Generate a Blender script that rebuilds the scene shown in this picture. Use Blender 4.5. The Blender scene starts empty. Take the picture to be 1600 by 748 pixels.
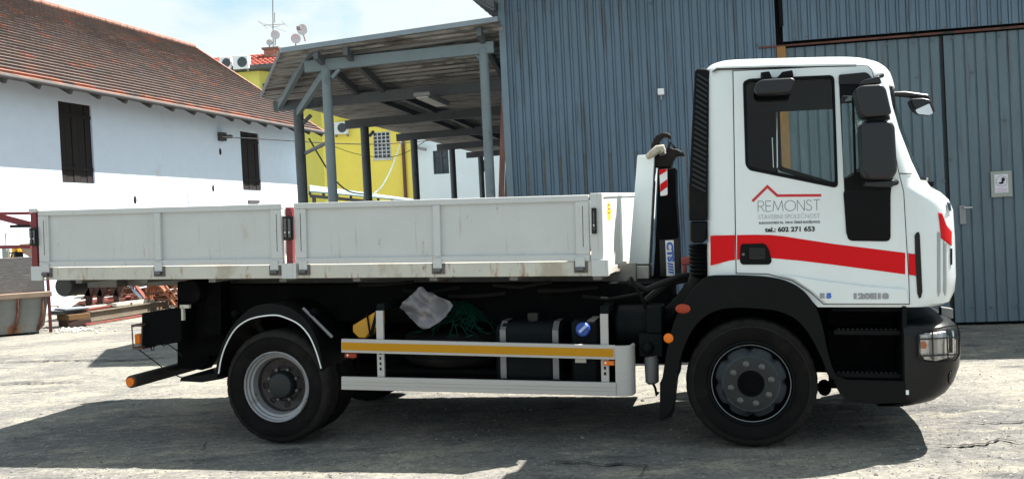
import bpy, bmesh, math, random
from mathutils import Vector, Matrix
from mathutils.bvhtree import BVHTree
random.seed(7)
R = math.radians
D = bpy.data
S = bpy.context.scene
COL = S.collection

# ------------------------------------------------------------------ camera
FPX, ROLL, HOR, CH = 1450.0, 0.05, 353.0, 1.6
_p = -math.atan((374 - HOR) / FPX)
FWD = Vector((0, math.cos(_p), math.sin(_p)))
_r0 = Vector((1, 0, 0)); _u0 = Vector((0, -math.sin(_p), math.cos(_p)))
RGT = _r0 * math.cos(ROLL) - _u0 * math.sin(ROLL)
UPV = _u0 * math.cos(ROLL) + _r0 * math.sin(ROLL)
CAM = Vector((0, 0, CH))
cd = D.cameras.new('camera'); co = D.objects.new('camera', cd); COL.objects.link(co)
cd.sensor_width = 36; cd.lens = FPX / 1600 * 36; cd.clip_start = 0.05; cd.clip_end = 2000
mw = Matrix((RGT, UPV, -FWD)).transposed().to_4x4(); mw.translation = CAM
co.matrix_world = mw
S.camera = co

# ------------------------------------------------------------------ world, sun, exposure
SUN = Vector((0.58, 0.27, 1.0)).normalized()
w = D.worlds.new('World'); S.world = w; w.use_nodes = True
nt = w.node_tree; nt.nodes.clear()
out = nt.nodes.new('ShaderNodeOutputWorld'); bg = nt.nodes.new('ShaderNodeBackground')
sky = nt.nodes.new('ShaderNodeTexSky'); sky.sky_type = 'NISHITA'; sky.sun_disc = False
sky.sun_elevation = math.asin(SUN.z); sky.sun_rotation = math.atan2(SUN.x, SUN.y)
sky.air_density = 1.0; sky.dust_density = 1.2
tc = nt.nodes.new('ShaderNodeTexCoord'); mp = nt.nodes.new('ShaderNodeMapping')
mp.inputs['Scale'].default_value = (1.0, 1.0, 2.6); mp.inputs['Location'].default_value = (0.35, 0.1, 0.55)
nz = nt.nodes.new('ShaderNodeTexNoise'); nz.inputs['Scale'].default_value = 2.3; nz.inputs['Detail'].default_value = 9; nz.inputs['Roughness'].default_value = 0.52; nz.inputs['Distortion'].default_value = 0.3
cr = nt.nodes.new('ShaderNodeValToRGB'); cr.color_ramp.elements[0].position = 0.39; cr.color_ramp.elements[1].position = 0.51
nz2 = nt.nodes.new('ShaderNodeTexNoise'); nz2.inputs['Scale'].default_value = 5; nz2.inputs['Detail'].default_value = 8
cc = nt.nodes.new('ShaderNodeMix'); cc.data_type = 'RGBA'
cc.inputs[6].default_value = (5.5, 6.3, 6.6, 1); cc.inputs[7].default_value = (6.6, 7.1, 7.15, 1)
mx = nt.nodes.new('ShaderNodeMix'); mx.data_type = 'RGBA'
L = nt.links.new
L(tc.outputs['Generated'], mp.inputs['Vector']); L(mp.outputs[0], nz.inputs['Vector']); L(mp.outputs[0], nz2.inputs['Vector'])
L(nz.outputs['Fac'], cr.inputs['Fac']); L(cr.outputs['Color'], mx.inputs[0]); sg = nt.nodes.new('ShaderNodeMix'); sg.data_type = 'RGBA'; sg.blend_type = 'MULTIPLY'; sg.inputs[0].default_value = 1; sg.inputs[7].default_value = (0.95, 1.38, 1.24, 1); L(sky.outputs[0], sg.inputs[6]); L(sg.outputs[2], mx.inputs[6])
L(nz2.outputs['Fac'], cc.inputs[0]); L(cc.outputs[2], mx.inputs[7]); L(mx.outputs[2], bg.inputs['Color'])
bg.inputs['Strength'].default_value = 0.05; L(bg.outputs[0], out.inputs['Surface'])
sl = D.lights.new('sun', 'SUN'); sl.energy = 5.0; sl.angle = R(0.5); sl.color = (1.0, 0.955, 0.88)
so = D.objects.new('sun', sl); COL.objects.link(so); so.rotation_euler = SUN.to_track_quat('Z', 'Y').to_euler(); so.location = (0, 0, 30)
S.view_settings.view_transform = 'Standard'; S.view_settings.look = 'None'; S.view_settings.gamma = 1
S.view_settings.exposure = 1.6

# ------------------------------------------------------------------ pixel rays
def ray(px, py): return FWD + RGT * ((px - 800) / FPX) + UPV * ((374 - py) / FPX)
def at(px, py, Y):
    d = ray(px, py); return CAM + d * (Y / d.y)
def gp(px, py, z=0.0):
    d = ray(px, py); return CAM + d * ((z - CH) / d.z)
class Frame:
    def __init__(s, org, yaw, pitch=0.0):
        s.org = Vector(org); s.yaw = yaw
        s.rot = Matrix.Rotation(yaw, 3, 'Z')
        c, q = math.cos(pitch), math.sin(pitch)
        s.T = Matrix(((c, 0, q), (0, 1, 0), (-q, 0, c)))      # body axes in root coordinates
        s.inv = s.T.transposed() @ s.rot.transposed()
    def pix(s, px, py, yl=0.0):
        d = s.inv @ ray(px, py); c = s.inv @ (CAM - s.org)
        return c + d * ((yl - c.y) / d.y)
    def P(s, pts, yl=0.0):
        o = []
        for p in pts:
            v = s.pix(p[0], p[1], yl); o.append((v.x, v.z))
        return o
    def loc(s, v): return s.inv @ (Vector(v) - s.org)
ID = Frame((0, 0, 0), 0)

# ------------------------------------------------------------------ materials
MATS = {}
def mat(name, col, rough=0.6, metal=0.0, var=0.12, scale=3.0, bump=0.0, bscale=60.0, dirt=None, spec=0.5, coat=0.0, stretch=(1, 1, 1)):
    if name in MATS: return MATS[name]
    m = D.materials.new(name); MATS[name] = m; m.use_nodes = True
    n = m.node_tree; b = n.nodes['Principled BSDF']; k = n.links.new
    b.inputs['Roughness'].default_value = rough; b.inputs['Metallic'].default_value = metal
    b.inputs['Specular IOR Level'].default_value = spec; b.inputs['Coat Weight'].default_value = coat
    t = n.nodes.new('ShaderNodeTexCoord'); mpn = n.nodes.new('ShaderNodeMapping'); mpn.inputs['Scale'].default_value = stretch
    k(t.outputs['Object'], mpn.inputs['Vector'])
    a = n.nodes.new('ShaderNodeTexNoise'); a.inputs['Scale'].default_value = scale; a.inputs['Detail'].default_value = 8; a.inputs['Roughness'].default_value = 0.6
    k(mpn.outputs[0], a.inputs['Vector'])
    mr = n.nodes.new('ShaderNodeMapRange'); mr.inputs['From Min'].default_value = 0.25; mr.inputs['From Max'].default_value = 0.75
    mr.inputs['To Min'].default_value = 1 - var; mr.inputs['To Max'].default_value = 1 + var
    k(a.outputs['Fac'], mr.inputs['Value'])
    mu = n.nodes.new('ShaderNodeMix'); mu.data_type = 'RGBA'; mu.blend_type = 'MULTIPLY'; mu.inputs[0].default_value = 1
    mu.inputs[6].default_value = (*col, 1); k(mr.outputs[0], mu.inputs[7])
    last = mu.outputs[2]
    if dirt:
        for (dc, th, sc, st) in dirt:
            mp2 = n.nodes.new('ShaderNodeMapping'); mp2.inputs['Scale'].default_value = st; mp2.inputs['Location'].default_value = (random.random() * 9, random.random() * 9, random.random() * 9)
            k(t.outputs['Object'], mp2.inputs['Vector'])
            dn = n.nodes.new('ShaderNodeTexNoise'); dn.inputs['Scale'].default_value = sc; dn.inputs['Detail'].default_value = 9; dn.inputs['Roughness'].default_value = 0.65
            k(mp2.outputs[0], dn.inputs['Vector'])
            r = n.nodes.new('ShaderNodeValToRGB'); r.color_ramp.elements[0].position = th; r.color_ramp.elements[1].position = min(1, th + 0.10)
            k(dn.outputs['Fac'], r.inputs['Fac'])
            x = n.nodes.new('ShaderNodeMix'); x.data_type = 'RGBA'; k(r.outputs['Color'], x.inputs[0]); k(last, x.inputs[6]); x.inputs[7].default_value = (*dc, 1)
            last = x.outputs[2]
    k(last, b.inputs['Base Color'])
    if bump:
        bn = n.nodes.new('ShaderNodeTexNoise'); bn.inputs['Scale'].default_value = bscale; bn.inputs['Detail'].default_value = 6
        k(t.outputs['Object'], bn.inputs['Vector'])
        bu = n.nodes.new('ShaderNodeBump'); bu.inputs['Strength'].default_value = bump; bu.inputs['Distance'].default_value = 0.01
        k(bn.outputs['Fac'], bu.inputs['Height']); k(bu.outputs[0], b.inputs['Normal'])
    return m
def glass(name, tint, gl=0.12):
    m = D.materials.new(name); MATS[name] = m; m.use_nodes = True; n = m.node_tree; n.nodes.clear()
    o = n.nodes.new('ShaderNodeOutputMaterial'); tr = n.nodes.new('ShaderNodeBsdfTransparent'); g = n.nodes.new('ShaderNodeBsdfGlossy')
    g.inputs['Roughness'].default_value = 0.03; tr.inputs['Color'].default_value = (*tint, 1)
    f = n.nodes.new('ShaderNodeFresnel'); f.inputs['IOR'].default_value = 1.5
    fm_ = n.nodes.new('ShaderNodeMath'); fm_.operation = 'MULTIPLY'; fm_.inputs[1].default_value = gl; n.links.new(f.outputs[0], fm_.inputs[0]); x = n.nodes.new('ShaderNodeMixShader'); n.links.new(fm_.outputs[0], x.inputs[0]); n.links.new(tr.outputs[0], x.inputs[1]); n.links.new(g.outputs[0], x.inputs[2]); n.links.new(x.outputs[0], o.inputs['Surface'])
    return m
RUST = (0.20, 0.075, 0.03)
m_cab = mat('cab_white_paint', (0.68, 0.725, 0.735), 0.28, var=0.035, coat=0.4, bump=.10, bscale=5, dirt=[((0.52, 0.50, 0.44), 0.70, 5, (1, 1, 1)), ((0.5, 0.47, 0.40), 0.74, 30, (1, 1, .25))])
m_bed = mat('bed_white_paint', (0.50, 0.51, 0.51), 0.5, var=0.05, bump=0.12, bscale=25, dirt=[((0.42, 0.39, 0.34), 0.60, 2.2, (1, 1, 1)), (RUST, 0.655, 9, (1, 1, .3)), ((0.10, 0.06, 0.04), 0.665, 26, (1, 1, 1)), ((0.38, 0.32, 0.26), 0.61, 12, (2.5, 2.5, .10)), ((0.16, 0.11, 0.08), 0.68, 34, (.25, 1, 1))])
m_bedlow = mat('bed_rail_paint', (0.50, 0.485, 0.43), 0.55, var=0.12, bump=0.12, bscale=25, dirt=[((0.37, 0.33, 0.26), 0.52, 3, (1, 1, .5)), ((0.30, 0.17, 0.10), 0.585, 9, (1.5, 1, .3)), (RUST, 0.63, 13, (1, 1, .5)), ((0.09, 0.055, 0.04), 0.66, 26, (1, 1, 1))])
m_bedfront = mat('bed_front_paint', (0.78, 0.79, 0.78), 0.45, var=0.04, dirt=[((0.6, 0.58, 0.53), 0.66, 3, (1, 1, .4)), (RUST, 0.74, 14, (1, 1, 1))])
m_red = mat('dark_red_post_paint', (0.17, 0.012, 0.018), 0.45, dirt=[((0.06, 0.03, 0.03), 0.62, 18, (1, 1, .5))])
m_stripe = mat('red_vinyl', (0.60, 0.004, 0.008), 0.45, var=0.04, spec=.15)
m_black = mat('black_plastic', (0.0026, 0.0034, 0.0040), 0.5, var=0.3, bump=0.12, bscale=180, spec=.13, dirt=[((0.006, 0.006, 0.0058), 0.6, 4, (1, 1, 1))])
m_gloss = mat('black_gloss', (0.003, 0.0035, 0.004), 0.25, var=0.1, spec=.3)
m_mirror = mat('mirror_housing_plastic', (0.0055, 0.0060, 0.0085), 0.38, var=0.2, bump=0.08, bscale=250, spec=.45)
m_under = mat('underbody_dark_metal', (0.0025, 0.0025, 0.003), 0.8, var=0.4, spec=.08, dirt=[((0.006, 0.0055, 0.005), 0.55, 5, (1, 1, 1))])
m_tyre = mat('tyre_rubber', (0.0085, 0.0080, 0.0080), 0.9, var=0.3, scale=6, bump=0.25, bscale=90, dirt=[((0.014, 0.013, 0.012), 0.54, 4, (1, 1, 1))], spec=0.08)
m_tread = mat('dusty_tread_rubber', (0.022, 0.0205, 0.0195), 0.95, var=0.3, scale=14, bump=0.4, bscale=70, spec=.05)
m_rim = mat('silver_rim_paint', (0.26, 0.26, 0.275), 0.42, 0.35, var=0.15, dirt=[((0.14, 0.12, 0.10), 0.57, 9, (1, 1, 1))])
m_rimin = mat('dirty_rim_disc', (0.040, 0.033, 0.035), 0.6, 0.2, var=0.2, dirt=[((0.05, 0.04, 0.035), 0.55, 9, (1, 1, 1))])
m_hub = mat('hub_dark_grey', (0.013, 0.017, 0.020), 0.5, 0.3, var=0.2, dirt=[((0.02, 0.018, 0.017), 0.55, 12, (1, 1, 1))])
m_nut = mat('nut_steel', (0.12, 0.12, 0.12), 0.45, 0.6)
m_alu = mat('guard_aluminium', (0.42, 0.405, 0.39), 0.5, 0.1, var=0.05, stretch=(1, 8, 30), dirt=[((0.30, 0.28, 0.25), 0.64, 5, (1, 1, 3))])
m_yel = mat('yellow_reflective_tape', (0.46, 0.215, 0.004), 0.45, var=0.05, spec=.2)
m_oran = mat('orange_lens', (0.75, 0.17, 0.008), 0.3, var=0.15, scale=30, spec=.3)
m_redl = mat('red_orange_lens', (0.30, 0.035, 0.010), 0.3, var=0.25, scale=30, spec=.3)
m_tank = mat('dark_tank_metal', (0.0042, 0.0066, 0.0074), 0.65, 0.0, var=0.25, spec=.10)
m_strap = mat('steel_strap', (0.16, 0.16, 0.17), 0.4, 0.5)
m_blue = mat('blue_plastic', (0.012, 0.055, 0.28), 0.4)
m_bluev = mat('blue_vinyl', (0.03, 0.13, 0.50), 0.4)
m_greyv = mat('grey_vinyl', (0.26, 0.26, 0.28), 0.4)
m_dgreyv = mat('dark_grey_vinyl', (0.07, 0.07, 0.08), 0.4)
m_white = mat('white_vinyl', (0.78, 0.78, 0.78), 0.4, var=0.03)
m_chrome = mat('chrome', (0.7, 0.7, 0.7), 0.12, 1.0, var=0.02)
m_lens = glass('clear_lens', (0.95, 0.95, 0.95), 1.0)
m_glass = glass('cab_glass', (0.93, 0.96, 0.95), 0.30)
m_dglass = mat('dark_door_glass', (0.0015, 0.0015, 0.002), 0.15, var=0.05, spec=.12)
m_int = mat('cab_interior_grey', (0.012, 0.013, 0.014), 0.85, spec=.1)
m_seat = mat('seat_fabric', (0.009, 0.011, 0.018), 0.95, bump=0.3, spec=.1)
m_latch = mat('latch_steel', (0.12, 0.12, 0.125), 0.45, 0.6, var=0.3)
m_rust = mat('rusty_steel', (0.13, 0.048, 0.028), 0.85, var=0.45, scale=7, bump=0.4, bscale=40, dirt=[((0.055, 0.024, 0.018), 0.50, 6, (1, 1, 1)), ((0.28, 0.22, 0.17), 0.64, 9, (1, 1, 1))])
m_rust2 = mat('rusty_red_paint', (0.21, 0.045, 0.032), 0.8, var=0.4, scale=5, dirt=[((0.14, 0.06, 0.04), 0.5, 6, (1, 1, 1)), ((0.5, 0.42, 0.36), 0.70, 9, (1, 1, 1))])
m_steelg = mat('grey_beam_steel', (0.17, 0.145, 0.11), 0.7, 0.2, var=0.25, dirt=[(RUST, 0.56, 5, (1, 1, 1))])
m_wood = mat('weathered_plank_wood', (0.20, 0.185, 0.18), 0.9, var=0.35, scale=6, stretch=(1.0, 1.0, 9), bump=0.4, bscale=30)
m_woodb = mat('brown_plank_wood', (0.36, 0.25, 0.19), 0.85, var=0.3, scale=5, stretch=(9, 9, 1), bump=0.3, bscale=30)
m_pale = mat('pale_painted_timber', (0.58, 0.54, 0.46), 0.8, var=0.25, dirt=[((0.30, 0.20, 0.14), 0.58, 6, (1, 1, 1))])
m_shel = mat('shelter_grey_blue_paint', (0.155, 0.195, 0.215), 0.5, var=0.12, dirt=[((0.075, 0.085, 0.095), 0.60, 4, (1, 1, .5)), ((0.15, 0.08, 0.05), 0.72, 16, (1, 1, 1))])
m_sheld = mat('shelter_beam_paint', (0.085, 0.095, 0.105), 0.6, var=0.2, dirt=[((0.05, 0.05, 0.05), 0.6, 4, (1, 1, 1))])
m_sheet = mat('galvanised_roof_sheet', (0.24, 0.235, 0.23), 0.5, 0.2, var=0.4, scale=2.5, stretch=(.5, 6, 1), dirt=[((0.065, 0.055, 0.05), 0.50, 3, (.5, 5, 1)), ((.3, .29, .27), .66, 5, (.4, 9, 1))])
m_barn = mat('barn_whitewash_shade_blue', (0.72, 0.79, 0.90), 0.9, var=0.04, bump=0.35, bscale=8, dirt=[((0.66, 0.67, 0.70), 0.62, 1.2, (1, 1, .6)), ((0.40, 0.38, 0.38), 0.77, 6, (1, 1, 1))])  # blue of the skylit shade is mixed into this white base colour
m_brown = mat('old_shutter_wood', (0.010, 0.0055, 0.005), 0.85, var=0.4, scale=10, stretch=(6, 6, 1), bump=0.4, bscale=40)
m_fascia = mat('dark_eave_wood', (0.07, 0.065, 0.065), 0.8, var=0.2)
m_yelw = mat('yellow_render', (0.95, 0.77, 0.14), 0.9, var=0.05, scale=1.2, bump=0.15, dirt=[((0.90, 0.71, 0.13), 0.6, .8, (1, 1, 1))])
m_whw = mat('white_render', (0.80, 0.87, 0.90), 0.9, var=0.04, scale=1.0)
m_redtile = mat('red_roof_tiles', (0.30, 0.055, 0.035), 0.8, var=0.3, scale=8)
m_winf = mat('white_window_frame', (0.6, 0.6, 0.6), 0.5)
m_wing = mat('window_pane_dark', (0.05, 0.07, 0.085), 0.12, var=0.2)
m_lblue = mat('pale_blue_sheet', (0.24, 0.34, 0.37), 0.5, var=0.06)
m_brick = mat('chimney_brick', (0.34, 0.17, 0.12), 0.9, var=0.3, scale=12, dirt=[((0.5, 0.45, 0.4), 0.55, 8, (1, 1, 1))])
m_dish = mat('pale_grey_dish', (0.55, 0.58, 0.60), 0.5)
m_metal = mat('grey_metal', (0.25, 0.25, 0.26), 0.5, 0.5)
m_orange = mat('old_orange_timber', (0.30, 0.15, 0.05), 0.85, var=0.25, scale=6, stretch=(6, 6, 1))
m_yellow = mat('yellow_paint', (0.62, 0.30, 0.015), 0.5, var=0.1)
m_green = mat('green_net_cord', (0.003, 0.034, 0.022), 0.9, spec=.1)
m_bag = mat('dirty_white_plastic', (0.15, 0.147, 0.162), 0.45, var=0.12, scale=6, dirt=[((0.25, 0.22, 0.22), 0.60, 7, (1, 3, 1))])
m_cable = mat('black_cable', (0.007, 0.007, 0.007), 0.6, spec=.2)
m_wcable = mat('white_cable', (0.7, 0.7, 0.7), 0.6)
m_conc = mat('pale_rubble', (0.5, 0.48, 0.44), 0.9, var=0.25)
m_darkb = mat('dark_slate_blocks', (0.06, 0.07, 0.08), 0.7, var=0.3)

# ------------------------------------------------------------------ mesh builder
def order(l): return list(l)
class MB:
    def __init__(s, fr=None):
        s.bm = bmesh.new(); s.fr = fr
    def add(s, vs, fs):
        v = [s.bm.verts.new(p) for p in vs]
        for f in fs:
            try: s.bm.faces.new([v[i] for i in f])
            except ValueError: pass
        return s
    def box(s, x0, x1, y0, y1, z0, z1):
        return s.add([(x0, y0, z0), (x1, y0, z0), (x1, y1, z0), (x0, y1, z0), (x0, y0, z1), (x1, y0, z1), (x1, y1, z1), (x0, y1, z1)],
                     [(0, 3, 2, 1), (4, 5, 6, 7), (0, 1, 5, 4), (1, 2, 6, 5), (2, 3, 7, 6), (3, 0, 4, 7)])
    def hexa(s, b, t):
        return s.add(list(b) + list(t), [(0, 3, 2, 1), (4, 5, 6, 7), (0, 1, 5, 4), (1, 2, 6, 5), (2, 3, 7, 6), (3, 0, 4, 7)])
    def beam(s, p, q, w_, h_, up=(0, 0, 1)):
        p = Vector(p); q = Vector(q); d = (q - p).normalized(); up = Vector(up)
        if abs(d.dot(up)) > 0.98: up = Vector((0, 1, 0))
        r = d.cross(up).normalized() * (w_ / 2); u = r.cross(d).normalized() * (h_ / 2)
        a = [p - r - u, p + r - u, p + r + u, p - r + u]; b = [q - r - u, q + r - u, q + r + u, q - r + u]
        return s.add(a + b, [(0, 1, 2, 3), (7, 6, 5, 4), (0, 4, 5, 1), (1, 5, 6, 2), (2, 6, 7, 3), (3, 7, 4, 0)])
    def tube(s, path, r, n=10, closed=False):
        path = [Vector(p) for p in path]; rings = []; N = len(path); prev = None
        rr = r if isinstance(r, (list, tuple)) else [r] * N
        for i, p in enumerate(path):
            if closed: d = path[(i + 1) % N] - path[i - 1]
            else: d = path[min(i + 1, N - 1)] - path[max(i - 1, 0)]
            d.normalize()
            if prev is None:
                a = Vector((0, 0, 1)) if abs(d.z) < 0.9 else Vector((1, 0, 0)); u = d.cross(a).normalized()
            else:
                u = (prev - d * prev.dot(d)).normalized()
            prev = u; v = d.cross(u)
            rings.append([s.bm.verts.new(p + (u * math.cos(2 * math.pi * k / n) + v * math.sin(2 * math.pi * k / n)) * rr[i]) for k in range(n)])
        for i in range(N if closed else N - 1):
            a = rings[i]; b = rings[(i + 1) % N]
            for k in range(n): s.bm.faces.new((a[k], a[(k + 1) % n], b[(k + 1) % n], b[k]))
        if not closed:
            s.bm.faces.new(rings[0][::-1]); s.bm.faces.new(rings[-1])
        return s
    def cyl(s, p, q, r, n=16, r2=None): return s.tube([p, q], [r, r if r2 is None else r2], n)
    def prism(s, poly, y0, y1, holes=()):
        """poly: (x, z) points, pushed out along y"""
        b = bmesh.new(); 
        for lp in [poly] + list(holes):
            vs = [b.verts.new((p[0], y0, p[1])) for p in lp]
            for i in range(len(vs)): b.edges.new((vs[i], vs[(i + 1) % len(vs)]))
        if holes:
            bmesh.ops.triangle_fill(b, use_beauty=True, use_dissolve=False, edges=b.edges[:])
        else:
            b.faces.new(b.verts[:])
        r = bmesh.ops.extrude_face_region(b, geom=b.faces[:])
        for v in r['geom']:
            if isinstance(v, bmesh.types.BMVert): v.co.y = y1
        bmesh.ops.recalc_face_normals(b, faces=b.faces[:])
        idx = {v: i for i, v in enumerate(b.verts)}
        vs = [v.co.copy() for v in b.verts]; fs = [[idx[v] for v in f.verts] for f in b.faces]
        b.free(); return s.add(vs, fs)
    def zprism(s, poly, z0, z1):
        n = len(poly); vs = [(p[0], p[1], z0) for p in poly] + [(p[0], p[1], z1) for p in poly]
        fs = [list(range(n))[::-1], [n + i for i in range(n)]] + [(i, (i + 1) % n, n + (i + 1) % n, n + i) for i in range(n)]
        return s.add(vs, fs)
    def lathe(s, prof, c, n=48, axis='y', mod=None, cap=True):
        c = Vector(c); rings = []
        for j, (r, h) in enumerate(prof):
            ring = []
            for k in range(n):
                a = 2 * math.pi * k / n; q = r * (mod(j, k) if mod else 1)
                if axis == 'y': p = Vector((q * math.cos(a), h, q * math.sin(a)))
                elif axis == 'z': p = Vector((q * math.cos(a), q * math.sin(a), h))
                else: p = Vector((h, q * math.cos(a), q * math.sin(a)))
                ring.append(s.bm.verts.new(c + p))
            rings.append(ring)
        for i in range(len(rings) - 1):
            a, b = rings[i], rings[i + 1]
            for k in range(n): s.bm.faces.new((a[k], b[k], b[(k + 1) % n], a[(k + 1) % n]))
        if cap:
            s.bm.faces.new(rings[0]); s.bm.faces.new(rings[-1][::-1])
        return s
    def ball(s, c, rx, ry, rz, n=14):
        r = bmesh.ops.create_uvsphere(s.bm, u_segments=n, v_segments=n // 2 + 2, radius=1)
        for v in r['verts']: v.co = Vector((c[0] + v.co.x * rx, c[1] + v.co.y * ry, c[2] + v.co.z * rz))
        return s
    def build(s, name, m, parent=None, bevel=0.0, seg=2, smooth=True, recalc=True, sub=0, solid=0):
        if recalc: bmesh.ops.recalc_face_normals(s.bm, faces=s.bm.faces[:])
        if s.fr is not None: s.bm.transform(s.fr.T.to_4x4())
        me = D.meshes.new(name); s.bm.to_mesh(me); s.bm.free()
        o = D.objects.new(name, me); COL.objects.link(o)
        if m: me.materials.append(m)
        if smooth:
            me.polygons.foreach_set('use_smooth', [True] * len(me.polygons)); me.set_sharp_from_angle(angle=R(35))
        if parent: o.parent = parent
        if solid:
            md = o.modifiers.new('solid', 'SOLIDIFY'); md.thickness = solid; md.offset = -1
        if sub:
            md = o.modifiers.new('sub', 'SUBSURF'); md.levels = sub; md.render_levels = sub
        if bevel:
            md = o.modifiers.new('bevel', 'BEVEL'); md.width = bevel; md.segments = seg; md.limit_method = 'ANGLE'; md.angle_limit = R(40); md.harden_normals = False
        return o
def tag(o, label=None, cat=None, group=None, kind=None):
    if label: o['label'] = label
    if cat: o['category'] = cat
    if group: o['group'] = group
    if kind: o['kind'] = kind
    return o
def empty(name, fr_or_loc, label, cat, group=None, yaw=0.0):
    o = D.objects.new(name, None); COL.objects.link(o); o.empty_display_size = 0.3
    if isinstance(fr_or_loc, Frame): o.location = fr_or_loc.org; o.rotation_euler = (0, 0, fr_or_loc.yaw)
    else: o.location = fr_or_loc; o.rotation_euler = (0, 0, yaw)
    return tag(o, label, cat, group)
def rounded(poly, r, n=4):
    out_ = []; N = len(poly)
    for i in range(N):
        p = Vector(poly[i]); a = Vector(poly[i - 1]); b = Vector(poly[(i + 1) % N])
        rr = min(r, (a - p).length * 0.45, (b - p).length * 0.45)
        p0 = p + (a - p).normalized() * rr; p1 = p + (b - p).normalized() * rr
        for k in range(n + 1):
            t = k / n; out_.append(tuple(p0 * (1 - t) ** 2 + p * 2 * t * (1 - t) + p1 * t * t))
    return out_
def inset(poly, d):
    N = len(poly); A = sum(poly[i][0] * poly[(i + 1) % N][1] - poly[(i + 1) % N][0] * poly[i][1] for i in range(N)); sg = 1 if A > 0 else -1
    res = []
    for i in range(N):
        p = Vector(poly[i]); a = (p - Vector(poly[i - 1])).normalized(); b = (Vector(poly[(i + 1) % N]) - p).normalized()
        n1 = Vector((-a.y, a.x)) * sg; n2 = Vector((-b.y, b.x)) * sg; m_ = (n1 + n2)
        m_ = m_ / max(0.3, m_.length_squared / 2) 
        res.append(tuple(p + m_ * d))
    return res
def text_bm(body, size, x, z, fr, y, spacing=1.0, off=0.0, width=None, align='LEFT', shear=0, rot=0.0, thick=0.0012):
    cu = D.curves.new('lettering', 'FONT'); cu.body = body; cu.size = size; cu.space_character = spacing; cu.offset = off; cu.align_x = align; cu.shear = shear; cu.resolution_u = 4; cu.extrude = thick
    o = D.objects.new('lettering', cu); COL.objects.link(o)
    dg = bpy.context.evaluated_depsgraph_get(); me = D.meshes.new_from_object(o.evaluated_get(dg))
    D.objects.remove(o); D.curves.remove(cu)
    mb = MB(fr); mb.bm.from_mesh(me); D.meshes.remove(me)
    xs = [v.co.x for v in mb.bm.verts]; k = 1.0
    if width: k = width / (max(xs) - min(xs))
    x0 = min(xs) if width else 0
    c, q = math.cos(rot), math.sin(rot)
    for v in mb.bm.verts:
        a, b, dd = (v.co.x - x0) * k, v.co.y, v.co.z
        v.co = Vector((x + a * c - b * q, y - dd, z + a * q + b * c))
    return mb

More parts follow.
